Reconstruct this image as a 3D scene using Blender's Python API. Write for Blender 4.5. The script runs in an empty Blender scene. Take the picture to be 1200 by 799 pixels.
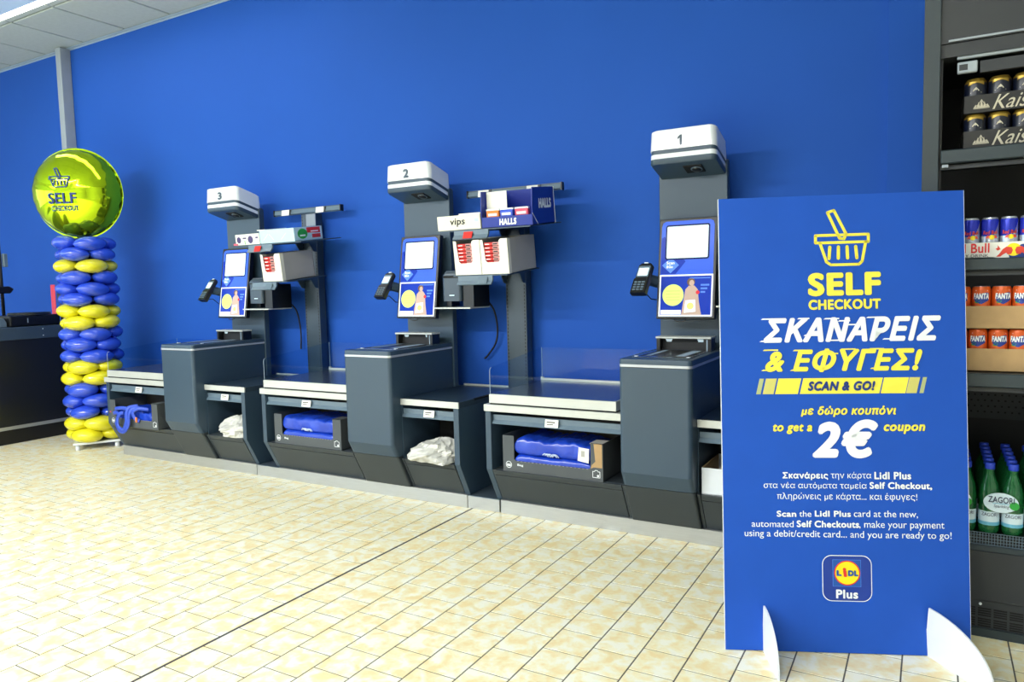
import bpy, bmesh, math, random
from mathutils import Vector, Matrix
random.seed(7)
S = bpy.context.scene
C = S.collection

# ------------------------------------------------------------------ camera
YAW, PITCH, ROLL, FPX, CAMZ = 0.5217, -0.0775, -0.0246, 857.28, 1.247
fw = Vector((-math.sin(YAW)*math.cos(PITCH), math.cos(YAW)*math.cos(PITCH), math.sin(PITCH)))
rt0 = Vector((math.cos(YAW), math.sin(YAW), 0)); up0 = rt0.cross(fw)
rt = rt0*math.cos(ROLL) + up0*math.sin(ROLL); up = up0*math.cos(ROLL) - rt0*math.sin(ROLL)
cam_d = bpy.data.cameras.new('camera'); cam_d.sensor_width = 36; cam_d.lens = FPX/1200*36
cam_d.clip_start = 0.05; cam_d.clip_end = 100
cam = bpy.data.objects.new('camera', cam_d); C.objects.link(cam)
cam.matrix_world = Matrix(((rt.x, up.x, -fw.x, 0), (rt.y, up.y, -fw.y, 0), (rt.z, up.z, -fw.z, CAMZ), (0, 0, 0, 1)))
S.camera = cam

# ------------------------------------------------------------------ world, light, exposure
W = bpy.data.worlds.new('world'); S.world = W; W.use_nodes = True
bg = W.node_tree.nodes['Background']; bg.inputs[0].default_value = (0.72, 0.85, 1.0, 1); bg.inputs[1].default_value = 1.0
S.view_settings.view_transform = 'Standard'; S.view_settings.look = 'None'
S.view_settings.gamma = 1.0; S.view_settings.use_curve_mapping = False
S.view_settings.exposure = 0.24

def area(name, loc, target, sx, sy, power, col):
    d = bpy.data.lights.new(name, 'AREA'); d.shape = 'RECTANGLE'; d.size = sx; d.size_y = sy
    d.energy = power; d.color = col
    o = bpy.data.objects.new(name, d); C.objects.link(o); o.location = loc
    o.rotation_euler = (Vector(target) - Vector(loc)).to_track_quat('-Z', 'Y').to_euler()
    return o
# daylight entering through the shop windows (left wall, and the shopfront behind the camera)
area('window_daylight_left', (-10.8, -2.0, 1.85), (-4, 0.6, 1.2), 5.5, 2.4, 95, (0.74, 0.87, 1.0))
area('window_daylight_front', (-9.0, -6.3, 1.9), (-4.0, 1, 1.2), 3.4, 2.4, 95, (0.78, 0.89, 1.0))
# strip luminaires in the ceiling
LAMPS = [(-5.35, 3.17, 10), (-5.1, -1.7, 400), (-1.5, -1.7, 170), (0.9, -1.7, 12), (-6.0, -4.6, 30), (-1.6, -4.6, 40)]
for lx_, ly_, pw_ in LAMPS:
    area('strip_lamp_light', (lx_, ly_, 3.488), (lx_, ly_, 0), 3.4, 0.2, pw_, (0.985, 0.99, 1.0))

# ------------------------------------------------------------------ materials
def lin(c):
    return tuple(((v/255)/12.92 if v/255 <= 0.04045 else ((v/255+0.055)/1.055)**2.4) for v in c)
def mat(name, col, rough=0.5, metal=0.0, spec=0.5, var=0.0, scale=8.0, bump=0.0, emit=0.0, coat=0.0, stretch=None):
    """principled material with procedural noise in colour (var) and relief (bump)"""
    m = bpy.data.materials.new(name); m.use_nodes = True
    nt = m.node_tree; b = nt.nodes['Principled BSDF']
    c = lin(col)
    b.inputs['Base Color'].default_value = (*c, 1); b.inputs['Roughness'].default_value = rough
    b.inputs['Metallic'].default_value = metal; b.inputs['Specular IOR Level'].default_value = spec
    if coat: b.inputs['Coat Weight'].default_value = coat; b.inputs['Coat Roughness'].default_value = 0.05
    if emit:
        b.inputs['Emission Color'].default_value = (*c, 1); b.inputs['Emission Strength'].default_value = emit
    g = nt.nodes.new('ShaderNodeNewGeometry'); n = nt.nodes.new('ShaderNodeTexNoise')
    n.inputs['Scale'].default_value = scale; n.inputs['Detail'].default_value = 4
    if stretch:
        mp = nt.nodes.new('ShaderNodeMapping'); mp.inputs['Scale'].default_value = stretch
        nt.links.new(g.outputs['Position'], mp.inputs['Vector']); nt.links.new(mp.outputs[0], n.inputs['Vector'])
    else:
        nt.links.new(g.outputs['Position'], n.inputs['Vector'])
    v = max(var, 0.03)
    r = nt.nodes.new('ShaderNodeMapRange'); r.inputs['From Min'].default_value = 0.3; r.inputs['From Max'].default_value = 0.7
    r.inputs['To Min'].default_value = 1-v; r.inputs['To Max'].default_value = 1+v
    nt.links.new(n.outputs['Fac'], r.inputs['Value'])
    h = nt.nodes.new('ShaderNodeHueSaturation'); h.inputs['Color'].default_value = (*c, 1)
    nt.links.new(r.outputs[0], h.inputs['Value'])
    nt.links.new(h.outputs[0], b.inputs['Base Color'])
    if bump:
        bp = nt.nodes.new('ShaderNodeBump'); bp.inputs['Strength'].default_value = bump; bp.inputs['Distance'].default_value = 0.01
        nt.links.new(n.outputs['Fac'], bp.inputs['Height']); nt.links.new(bp.outputs[0], b.inputs['Normal'])
    return m
def clear(name, col, amount, rough=0.03):
    """thin clear sheet: mostly transparent with a glossy surface"""
    m = bpy.data.materials.new(name); m.use_nodes = True; nt = m.node_tree
    for n in list(nt.nodes):
        if n.type != 'OUTPUT_MATERIAL': nt.nodes.remove(n)
    out = [n for n in nt.nodes if n.type == 'OUTPUT_MATERIAL'][0]
    t = nt.nodes.new('ShaderNodeBsdfTransparent'); t.inputs[0].default_value = (*lin(col), 1)
    gl = nt.nodes.new('ShaderNodeBsdfGlossy'); gl.inputs['Roughness'].default_value = rough
    f = nt.nodes.new('ShaderNodeLayerWeight'); f.inputs[0].default_value = 0.5
    pw = nt.nodes.new('ShaderNodeMath'); pw.operation = 'POWER'; pw.inputs[1].default_value = 3.0
    nt.links.new(f.outputs['Facing'], pw.inputs[0])
    ad = nt.nodes.new('ShaderNodeMath'); ad.operation = 'MULTIPLY_ADD'; ad.inputs[1].default_value = 0.3; ad.inputs[2].default_value = amount
    nt.links.new(pw.outputs[0], ad.inputs[0])
    mx = nt.nodes.new('ShaderNodeMixShader'); nt.links.new(ad.outputs[0], mx.inputs[0])
    nt.links.new(t.outputs[0], mx.inputs[1]); nt.links.new(gl.outputs[0], mx.inputs[2])
    nt.links.new(mx.outputs[0], out.inputs[0])
    return m
M = {}
M['wall'] = mat('blue_wall_paint', (36, 86, 180), 0.6, spec=0.12, var=0.03, scale=1.3)
M['white_wall'] = mat('white_wall_paint', (205, 208, 208), 0.7)
M['ceil'] = mat('ceiling_panel', (186, 196, 194), 0.85, var=0.04, scale=30)
M['grid'] = mat('ceiling_grid', (150, 162, 162), 0.6)
M['trim'] = mat('pale_trim', (160, 180, 198), 0.5)
M['post'] = mat('grey_post', (150, 160, 170), 0.45, var=0.04)
M['anth'] = mat('anthracite_laminate', (54, 74, 92), 0.38, spec=0.5, var=0.03, scale=3)
M['anth2'] = mat('anthracite_panel', (54, 62, 68), 0.42, spec=0.4, var=0.03, scale=3)
M['dark'] = mat('dark_interior', (24, 26, 29), 0.6)
M['black'] = mat('black_plastic', (14, 15, 17), 0.35)
M['gap'] = mat('black_gap', (6, 6, 7), 0.8)
M['steel'] = mat('brushed_steel', (186, 189, 190), 0.30, metal=0.65, var=0.05, scale=14, stretch=(1, 30, 30))
M['edge'] = mat('pale_metal_edge', (198, 202, 198), 0.38, metal=0.25, var=0.03)
M['plate'] = mat('stainless_plate', (120, 130, 138), 0.22, metal=0.8, var=0.04, scale=10, stretch=(2, 30, 30))
M['slate'] = mat('slate_top', (44, 60, 74), 0.28, spec=0.6, var=0.05)
M['baseplate'] = mat('galvanised_base', (105, 122, 136), 0.3, metal=0.6, var=0.05)
M['rail'] = mat('grey_price_rail', (96, 116, 132), 0.35, spec=0.6)
M['strip'] = mat('silver_strip', (190, 196, 205), 0.3, metal=0.3)
M['white'] = mat('white_plastic', (226, 233, 240), 0.22, spec=0.5, coat=0.3)
M['paper'] = mat('white_card', (238, 238, 230), 0.6)
M['greycard'] = mat('grey_card', (176, 174, 168), 0.7, var=0.04)
M['creamcard'] = mat('cream_card', (232, 230, 214), 0.6)
M['kraft'] = mat('kraft_card', (178, 146, 102), 0.75, var=0.06, scale=20)
M['ink'] = mat('dark_blue_ink', (38, 46, 78), 0.6)
M['inkblk'] = mat('black_ink', (30, 30, 34), 0.6)
M['acrylic'] = clear('clear_acrylic', (236, 246, 252), 0.015)
M['pane'] = clear('window_glass', (240, 248, 250), 0.02)
M['display'] = mat('lit_display', (214, 236, 246), 0.2, spec=0.08, emit=0.42)
M['scrblue'] = mat('screen_blue', (66, 104, 226), 0.15, spec=0.08, emit=0.15)
M['scrdark'] = mat('screen_dark_blue', (34, 62, 178), 0.15, spec=0.08, emit=0.12)
M['scrframe'] = mat('screen_navy_edge', (16, 26, 78), 0.15, spec=0.08, emit=0.1)
M['scrpale'] = mat('screen_pale_blue', (96, 140, 236), 0.15, spec=0.08, emit=0.17)
M['scrlime'] = mat('screen_lime', (214, 240, 130), 0.15, spec=0.08, emit=0.28)
M['scrwhite'] = mat('screen_white', (235, 240, 250), 0.15, spec=0.08, emit=0.28)
M['scrskin'] = mat('screen_beige', (196, 170, 156), 0.15, spec=0.08, emit=0.17)
M['scrhair'] = mat('screen_brown', (110, 86, 70), 0.15, spec=0.08, emit=0.2)
M['scrred'] = mat('screen_red', (210, 60, 70), 0.15, spec=0.08, emit=0.3)
M['board'] = mat('board_blue_print', (30, 82, 184), 0.45, spec=0.2, var=0.02)
M['yellow'] = mat('yellow_print', (240, 228, 76), 0.5)
M['yellow2'] = mat('olive_print', (205, 200, 110), 0.5)
M['yellow3'] = mat('sage_print', (170, 182, 130), 0.5)
M['whitep'] = mat('white_print', (236, 242, 246), 0.5)
M['navy'] = mat('navy_print', (14, 50, 128), 0.5)
M['navyicon'] = mat('icon_navy', (18, 56, 150), 0.45)
M['logoy'] = mat('logo_yellow', (250, 226, 20), 0.5)
M['logor'] = mat('logo_red', (226, 44, 44), 0.5)
M['logob'] = mat('logo_blue', (10, 80, 165), 0.5)
M['foam'] = mat('white_foam_board', (222, 226, 232), 0.6)
M['bblue'] = mat('blue_latex', (46, 80, 210), 0.18, spec=0.6, var=0.04, coat=0.4)
M['byel'] = mat('yellow_latex', (230, 222, 36), 0.2, spec=0.6, var=0.04, coat=0.4)
M['foil'] = mat('lime_foil', (196, 230, 34), 0.09, metal=0.92, bump=0.05, scale=9)
M['bagblue'] = mat('blue_bag_plastic', (24, 64, 186), 0.25, spec=0.6, var=0.12, scale=12, bump=0.5)
M['strap'] = mat('blue_webbing', (52, 84, 200), 0.4, var=0.08, scale=40)
M['film'] = mat('clear_label_film', (190, 205, 230), 0.15)
M['carton'] = mat('dark_grey_carton', (74, 80, 84), 0.6, var=0.04)
M['cartonin'] = mat('brown_carton_inside', (58, 54, 46), 0.8)
M['bagwhite'] = mat('crumpled_white_bag', (206, 206, 200), 0.45, var=0.1, scale=18, bump=0.6)
M['hblue'] = mat('cough_drop_navy', (14, 44, 150), 0.4)
M['red'] = mat('red_wrapper', (214, 44, 40), 0.35, var=0.06)
M['wrapend'] = mat('wrapper_end', (222, 160, 158), 0.35)
M['orange'] = mat('orange_wrapper', (238, 130, 40), 0.35)
M['pink'] = mat('pink_wrapper', (226, 84, 110), 0.35)
M['green'] = mat('green_print', (40, 160, 60), 0.5)
M['paleblue'] = mat('pale_blue_card', (186, 220, 236), 0.5)
M['purple'] = mat('purple_print', (72, 62, 110), 0.6)
M['cooler'] = mat('cooler_slate', (38, 51, 58), 0.45, var=0.03)
M['cooler2'] = mat('cooler_charcoal', (41, 45, 50), 0.5, var=0.03)
M['coolin'] = mat('cooler_black', (12, 14, 17), 0.5)
M['tray'] = mat('black_beer_tray', (22, 22, 23), 0.5)
M['gold'] = mat('gold_can', (156, 128, 52), 0.3, metal=0.7)
M['beernavy'] = mat('beer_navy', (12, 18, 36), 0.3)
M['script'] = mat('cream_script', (190, 184, 166), 0.5, spec=0.08)
M['rbblue'] = mat('can_blue', (34, 48, 180), 0.25, metal=0.35)
M['silver'] = mat('can_silver', (190, 196, 208), 0.25, metal=0.7)
M['fanta'] = mat('can_orange', (216, 92, 30), 0.3, metal=0.15)
M['fblue'] = mat('can_royal', (28, 56, 150), 0.35)
M['bull'] = mat('bull_red', (220, 62, 44), 0.5)
M['glassgreen'] = mat('green_bottle', (40, 136, 76), 0.08, spec=0.6)
M['glassgreen'].node_tree.nodes['Principled BSDF'].inputs['Transmission Weight'].default_value = 0.6
M['cap'] = mat('blue_cap', (36, 66, 190), 0.35)
M['lab'] = mat('water_label', (206, 226, 236), 0.4)
M['lab2'] = mat('water_label_aqua', (104, 178, 206), 0.4)
M['redpanel'] = mat('red_panel', (226, 62, 84), 0.5)
M['counter'] = mat('counter_black', (22, 25, 30), 0.32, spec=0.5, var=0.04, scale=2)
M['cbelt'] = mat('counter_edge', (50, 66, 84), 0.3, spec=0.6)
M['lampem'] = mat('lamp_tube', (255, 253, 248), 0.4, emit=6.0)
M['lampbody'] = mat('lamp_body', (176, 200, 226), 0.4, emit=0.25)
M['cable'] = mat('black_cable', (22, 24, 26), 0.5)

def tile_mat():
    m = bpy.data.materials.new('marbled_cream_tile'); m.use_nodes = True; nt = m.node_tree; b = nt.nodes['Principled BSDF']
    g = nt.nodes.new('ShaderNodeNewGeometry')
    n = nt.nodes.new('ShaderNodeTexNoise'); n.inputs['Scale'].default_value = 17; n.inputs['Detail'].default_value = 5; n.inputs['Distortion'].default_value = 0.5
    n2 = nt.nodes.new('ShaderNodeTexNoise'); n2.inputs['Scale'].default_value = 60; n2.inputs['Detail'].default_value = 3
    nt.links.new(g.outputs['Position'], n.inputs['Vector']); nt.links.new(g.outputs['Position'], n2.inputs['Vector'])
    ad = nt.nodes.new('ShaderNodeMath'); ad.operation = 'MULTIPLY_ADD'; ad.inputs[1].default_value = 0.22
    nt.links.new(n2.outputs['Fac'], ad.inputs[0]); nt.links.new(n.outputs['Fac'], ad.inputs[2])
    r = nt.nodes.new('ShaderNodeValToRGB'); e = r.color_ramp.elements
    e[0].position = 0.50; e[0].color = (*lin((239, 238, 220)), 1); e[1].position = 0.76; e[1].color = (*lin((234, 214, 160)), 1)
    k = e.new(0.62); k.color = (*lin((237, 229, 190)), 1)
    nt.links.new(ad.outputs[0], r.inputs['Fac'])
    nt.links.new(r.outputs['Color'], b.inputs['Base Color'])
    b.inputs['Roughness'].default_value = 0.33; b.inputs['Specular IOR Level'].default_value = 0.45
    return m
M['tile'] = tile_mat()
M['grout'] = mat('grey_grout', (92, 90, 84), 0.9, var=0.1, scale=40)
M['joint'] = mat('expansion_joint', (66, 64, 66), 0.6)

def foil_bump_fix():
    pass

# ------------------------------------------------------------------ mesh builder
class MB:
    def __init__(s): s.v = []; s.f = []; s.mi = []; s.sm = []
    def add(s, vs, fs, mi=0, sm=False):
        o = len(s.v); s.v += [tuple(v) for v in vs]
        for f in fs: s.f.append(tuple(i+o for i in f)); s.mi.append(mi); s.sm.append(sm)
        return s
    def box(s, x0, x1, y0, y1, z0, z1, mi=0):
        v = [(x, y, z) for z in (z0, z1) for y in (y0, y1) for x in (x0, x1)]
        return s.add(v, [(0, 2, 3, 1), (4, 5, 7, 6), (0, 1, 5, 4), (2, 6, 7, 3), (0, 4, 6, 2), (1, 3, 7, 5)], mi)
    def loft(s, loops, mi=0, sm=False, caps=True):
        n = len(loops[0]); v = [p for l in loops for p in l]; f = []
        for i in range(len(loops)-1):
            for j in range(n):
                k = (j+1) % n; f.append((i*n+j, i*n+k, (i+1)*n+k, (i+1)*n+j))
        s.add(v, f, mi, sm)
        if caps:
            if sm:                      # separate cap vertices keep the rim crisp
                o = len(s.v); s.v += [tuple(p) for p in loops[0]]+[tuple(p) for p in loops[-1]]; o2 = o+n
            else:
                o = len(s.v)-len(v); o2 = o+(len(loops)-1)*n
            s.f.append(tuple(o+j for j in reversed(range(n)))); s.mi.append(mi); s.sm.append(False)
            s.f.append(tuple(o2+j for j in range(n))); s.mi.append(mi); s.sm.append(False)
        return s
    def prism(s, pts, axis, a, b, mi=0, sm=False):
        def mk(p, t):
            return {'x': (t, p[0], p[1]), 'y': (p[0], t, p[1]), 'z': (p[0], p[1], t)}[axis]
        return s.loft([[mk(p, a) for p in pts], [mk(p, b) for p in pts]], mi, sm)
    def lathe(s, prof, n=24, c=(0, 0, 0), mi=0, sm=True, mis=None):
        o = len(s.v)
        for r, z in prof:
            for j in range(n):
                a = 2*math.pi*j/n; s.v.append((c[0]+r*math.cos(a), c[1]+r*math.sin(a), c[2]+z))
        for i in range(len(prof)-1):
            for j in range(n):
                k = (j+1) % n
                s.f.append((o+i*n+j, o+i*n+k, o+(i+1)*n+k, o+(i+1)*n+j)); s.mi.append(mis[i] if mis else mi); s.sm.append(sm)
        for i, rev in ((0, True), (len(prof)-1, False)):
            if prof[i][0] > 1e-5:
                l = [o+i*n+j for j in range(n)]
                s.f.append(tuple(reversed(l) if rev else l)); s.mi.append(mis[min(i, len(mis)-1)] if mis else mi); s.sm.append(False)
        return s
    def tube(s, path, r, n=8, mi=0, ry=None):
        loops = []; P = [Vector(p) for p in path]
        ref = Vector((0, 0, 1)) if abs((P[1]-P[0]).normalized().z) < 0.9 else Vector((1, 0, 0))
        for i, p in enumerate(P):
            d = (P[min(i+1, len(P)-1)]-P[max(i-1, 0)]).normalized()
            a = d.cross(ref)
            a = a.normalized() if a.length > 1e-6 else Vector((1, 0, 0)); b = d.cross(a).normalized()
            loops.append([p+a*(r*math.cos(2*math.pi*j/n))+b*((ry or r)*math.sin(2*math.pi*j/n)) for j in range(n)])
        return s.loft(loops, mi, True)
    def ell(s, c, rad, nu=20, nv=12, mi=0, tip=0.0):
        prof = []; o = len(s.v)
        for i in range(nv+1):
            t = math.pi*i/nv; prof.append((math.sin(t), -math.cos(t)))
        for r, z in prof:
            for j in range(nu):
                a = 2*math.pi*j/nu
                s.v.append((c[0]+rad[0]*max(r, 1e-3)*math.cos(a), c[1]+rad[1]*max(r, 1e-3)*math.sin(a), c[2]+rad[2]*z))
        for i in range(nv):
            for j in range(nu):
                k = (j+1) % nu; s.f.append((o+i*nu+j, o+i*nu+k, o+(i+1)*nu+k, o+(i+1)*nu+j)); s.mi.append(mi); s.sm.append(True)
        return s
    def xf(s, m):
        s.v = [tuple(m @ Vector(v)) for v in s.v]; return s
    def mp(s, fn):
        s.v = [tuple(fn(*v)) for v in s.v]; return s
    def mesh(s, name, mats, bevel=0.0, seg=1, weld=False):
        me = bpy.data.meshes.new(name); me.from_pydata(s.v, [], s.f)
        for p, i, q in zip(me.polygons, s.mi, s.sm): p.material_index = i; p.use_smooth = q
        bm = bmesh.new(); bm.from_mesh(me)
        if weld: bmesh.ops.remove_doubles(bm, verts=bm.verts, dist=1e-5)
        bmesh.ops.recalc_face_normals(bm, faces=bm.faces)
        if bevel:
            ed = [e for e in bm.edges if len(e.link_faces) == 2 and e.calc_face_angle(0) > 0.5]
            bmesh.ops.bevel(bm, geom=ed, offset=bevel, segments=seg, affect='EDGES', profile=0.5, clamp_overlap=True)
        bm.to_mesh(me); bm.free()
        for m in (mats if isinstance(mats, (list, tuple)) else [mats]): me.materials.append(M[m])
        return me
    def build(s, name, mats, parent=None, bevel=0.0, seg=1, label=None, weld=False, wn=False):
        o = link(name, s.mesh(name, mats, bevel, seg, weld), parent, label)
        if wn:
            w = o.modifiers.new('weighted_normal', 'WEIGHTED_NORMAL'); w.weight = 100; w.keep_sharp = False
        return o

def link(name, me, parent=None, label=None):
    o = bpy.data.objects.new(name, me); C.objects.link(o)
    if parent: o.parent = parent
    if label: o['label'] = label
    return o
def tag(o, label, cat, group=None):
    o['label'] = label; o['category'] = cat
    if group: o['group'] = group
    return o
def struct(o): o['kind'] = 'structure'; return o
def thing(name, label, cat, loc=(0, 0, 0), rz=0.0, group=None):
    o = bpy.data.objects.new(name, None); C.objects.link(o); o.empty_display_size = 0.1
    o.location = loc; o.rotation_euler = (0, 0, rz)
    return tag(o, label, cat, group)
KIDS = {}
def copy_tree(o, parent=None):
    c = o.copy(); C.objects.link(c); c.parent = parent
    for k in o.children: copy_tree(k, c)
    return c
def rrect(x0, x1, y0, y1, r, z, seg=4, back=True):
    """rounded rectangle in plan at height z (front corners rounded, rear ones too if back)"""
    p = []
    for cx, cy, a0, on in ((x1-r, y0+r, -90, True), (x1-r, y1-r, 0, back), (x0+r, y1-r, 90, back), (x0+r, y0+r, 180, True)):
        for i in range(seg+1):
            a = math.radians(a0+90*i/seg)
            if on: p.append((cx+r*math.cos(a), cy+r*math.sin(a), z))
            else: p.append((cx+r*(1 if cx > (x0+x1)/2 else -1), cy+r, z))
    return p
def front(x=0, y=0, z=0):
    """maps (u right, v up, w out) onto a surface that faces -y"""
    return Matrix(((1, 0, 0, x), (0, 0, -1, y), (0, 1, 0, z), (0, 0, 0, 1)))
def side(x=0, y=0, z=0):
    """maps (u, v, w) onto a surface that faces +x (u runs towards +y)"""
    return Matrix(((0, 0, 1, x), (1, 0, 0, y), (0, 1, 0, z), (0, 0, 0, 1)))
_tc = {}
from mathutils.geometry import tessellate_polygon
def _inside(p, poly):
    r = False; n = len(poly)
    for i in range(n):
        (x0, y0), (x1, y1) = poly[i], poly[i-1]
        if (y0 > p[1]) != (y1 > p[1]) and p[0] < (x1-x0)*(p[1]-y0)/(y1-y0)+x0: r = not r
    return r
def text_data(s, bold, shear):
    """triangulated lettering: every outer contour is filled on its own, minus its counters"""
    k = (s, bold, shear)
    if k not in _tc:
        cu = bpy.data.curves.new('lettering', 'FONT'); cu.body = s; cu.size = 1.0; cu.shear = shear; cu.space_character = 1+2.2*bold
        ob = bpy.data.objects.new('lettering', cu); C.objects.link(ob)
        dg = bpy.context.evaluated_depsgraph_get(); tc = ob.evaluated_get(dg).to_curve(dg)
        cont = []
        for sp in tc.splines:
            P = []; bp = sp.bezier_points; n = len(bp)
            for i in range(n):
                p0, p1 = bp[i], bp[(i+1) % n]; a, h0, h1, b = p0.co, p0.handle_right, p1.handle_left, p1.co
                st = 1 if (p0.handle_right_type == 'VECTOR' and p1.handle_left_type == 'VECTOR') or abs((b-a).normalized().cross((h0-a)).length) < 1e-5 and abs((b-a).normalized().cross((h1-a)).length) < 1e-5 else 4
                for q in range(st):
                    t = q/st; c = a*(1-t)**3+h0*3*t*(1-t)**2+h1*3*t*t*(1-t)+b*t**3; P.append((c.x, c.y))
            Q = [p for i, p in enumerate(P) if (p[0]-P[i-1][0])**2+(p[1]-P[i-1][1])**2 > 1e-10]
            if len(Q) > 2: cont.append(Q)
        bpy.data.objects.remove(ob); bpy.data.curves.remove(cu)
        area2 = lambda P: sum(P[i-1][0]*P[i][1]-P[i][0]*P[i-1][1] for i in range(len(P)))
        hold = {}
        for i, P in enumerate(cont):
            best = None
            for j, Q in enumerate(cont):
                if i != j and area2(P)*area2(Q) < 0 and abs(area2(Q)) > abs(area2(P)) and all(_inside(p, Q) for p in P[::max(1, len(P)//8)]):
                    if best is None or abs(area2(Q)) < abs(area2(cont[best])): best = j
            if best is not None: hold.setdefault(best, []).append(i)
        hid = {i for l in hold.values() for i in l}
        v, f = [], []
        for oi, O in enumerate(cont):
            if oi in hid: continue
            hs = [cont[i] for i in hold.get(oi, [])]
            allp = [p for P in [O]+hs for p in P]; o_ = len(v)
            tri = tessellate_polygon([[Vector((p[0], p[1], 0)) for p in P] for P in [O]+hs])
            v += [(p[0], p[1], .00015*(oi % 2)) for p in allp]; f += [tuple(i+o_ for i in t) for t in tri]
        if bold:
            v0 = list(v); f0 = list(f); nb = 12 if bold >= .045 and len(s) < 10 else 6
            for q in range(nb):
                dx, dy = bold*math.cos(q*2*math.pi/nb+.5), bold*math.sin(q*2*math.pi/nb+.5); o_ = len(v)
                v += [(p[0]+dx, p[1]+dy, p[2]+(.0018/nb)*(q+1)) for p in v0]; f += [tuple(i+o_ for i in t) for t in f0]
        _tc[k] = (v, f)
    return _tc[k]
def text_mb(s, u0, u1, v0, v1, bold=0.0, shear=0.0):
    v, f = text_data(s, bold, shear)
    xs = [p[0] for p in v]; ys = [p[1] for p in v]; a, b, c, d = min(xs), max(xs), min(ys), max(ys)
    mb = MB(); mb.add([(u0+(p[0]-a)/(b-a)*(u1-u0), v0+(p[1]-c)/(d-c)*(v1-v0), p[2]) for p in v], f)
    return mb
def text(name, s, fit, m, material, parent, bold=0.0, shear=0.0, lift=0.0008, label=None):
    mb = text_mb(s, *fit, bold=bold, shear=shear)
    mb.v = [(x, y, lift+z) for x, y, z in mb.v]
    me = bpy.data.meshes.new(name); mb.xf(m)
    me.from_pydata(mb.v, [], mb.f); me.materials.append(M[material])
    return link(name, me, parent, label)
def flat(polys, m, lift=0.0008):
    mb = MB()
    for p in polys: mb.add([(a, b, lift) for a, b in p], [tuple(range(len(p)))])
    return mb.xf(m)
def disc(cx, cy, r, n=28, ry=None):
    return [(cx+r*math.cos(2*math.pi*i/n), cy+(ry or r)*math.sin(2*math.pi*i/n)) for i in range(n)]
def stroke(pts, w, closed=False):
    """2-D line art: ribbon polygons along the points, with round joins"""
    out = []; n = len(pts)
    for i in range(n if closed else n-1):
        a = Vector(pts[i]); b = Vector(pts[(i+1) % n]); d = (b-a).normalized()*w/2; q = Vector((-d.y, d.x))
        out.append([tuple(a+q*-1), tuple(b+q*-1), tuple(b+q), tuple(a+q)])
    for p in pts: out.append(disc(p[0], p[1], w/2, 10))
    return out
def ring(cx, cy, r, w, n=28):
    out = []
    for i in range(n):
        a, b = 2*math.pi*i/n, 2*math.pi*(i+1)/n
        out.append([(cx+(r-w)*math.cos(a), cy+(r-w)*math.sin(a)), (cx+r*math.cos(a), cy+r*math.sin(a)),
                    (cx+r*math.cos(b), cy+r*math.sin(b)), (cx+(r-w)*math.cos(b), cy+(r-w)*math.sin(b))])
    return out
def proj(p):
    d = Vector(p)-Vector((0, 0, CAMZ)); z = d.dot(fw)
    return (600+FPX*d.dot(rt)/z, 399.5-FPX*d.dot(up)/z, z) if z > 0.05 else (-9999, -9999, z)
def basket_strokes(w):
    """shopping basket line icon in a unit box, u -0.5..0.5, v 0..1.06"""
    k = []
    k += stroke([(-.5, .45), (-.5, .60), (.48, .60), (.48, .45)], w, True)
    k += stroke([(-.42, .45), (-.30, .06), (-.22, .0), (.30, .0), (.36, .06), (.43, .45)], w)
    k += stroke([(-.27, 1.06), (-.15, 1.10), (.07, .62), (.03, .52), (-.05, .53)], w, True)
    for i in range(4):
        x = -.235+i*.16; k += stroke([(x, .36), (x+.012*(1.5-i)*-1, .13)], w*1.1)
    return k

# ------------------------------------------------------------------ the setting
X0R, X1R, Y0R, Y1R, ZC = -11.0, 3.0, -6.5, 4.0, 3.5
floor = struct(MB().box(X0R-.2, X1R+.2, Y0R-.2, Y1R+.2, -0.10, -0.0011).build('floor', 'grout'))
TP, TX0, TYA, TYB, TG = 0.1537, -0.832, 2.604, 2.682, 0.0046
TSY = 0.1535
JX = TX0 - 9*TP                      # expansion joint runs on this column line
def tile_loops(x0, x1, y0, y1):
    b = 0.0006
    return [(x0, y0, -.0012), (x1, y0, -.0012), (x1, y1, -.0012), (x0, y1, -.0012),
            (x0+b, y0+b, 0), (x1-b, y0+b, 0), (x1-b, y1-b, 0), (x0+b, y1-b, 0)]
TF = [(4, 5, 6, 7), (0, 1, 5, 4), (1, 2, 6, 5), (2, 3, 7, 6), (3, 0, 4, 7)]
cand = []; rest = MB()
for i in range(int((X0R-TX0)/TP)-1, int((X1R-TX0)/TP)+2):
    ph = TYA if i % 2 == 0 else TYB
    xa, xb = TX0+i*TP+TG/2, TX0+(i+1)*TP-TG/2
    if abs(xa-JX) < 0.02: xa += 0.004
    if abs(xb-JX) < 0.02: xb -= 0.004
    xa, xb = max(xa, X0R), min(xb, X1R)
    if xb-xa < 0.01: continue
    for j in range(int((Y0R-ph)/TSY)-1, int((Y1R-ph)/TSY)+2):
        ya, yb = max(ph+j*TSY+TG/2, Y0R), min(ph+(j+1)*TSY-TG/2, Y1R)
        if yb-ya < 0.01: continue
        q = [proj((x, y, 0)) for x in (xa, xb) for y in (ya, yb)]
        w = max(p[0] for p in q)-min(p[0] for p in q); h = max(p[1] for p in q)-min(p[1] for p in q)
        cx, cy = sum(p[0] for p in q)/4, sum(p[1] for p in q)/4
        vis = min(p[2] for p in q) > 0.2 and -10 < cx < 1210 and cy < 812 and ya < 3.36 and not (cx > 850 and cx < 1137 and cy < 765)
        cand.append((w*h if vis else 0, xa, xb, ya, yb))
cand.sort(key=lambda t: -t[0])
tile_me = {}
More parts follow.
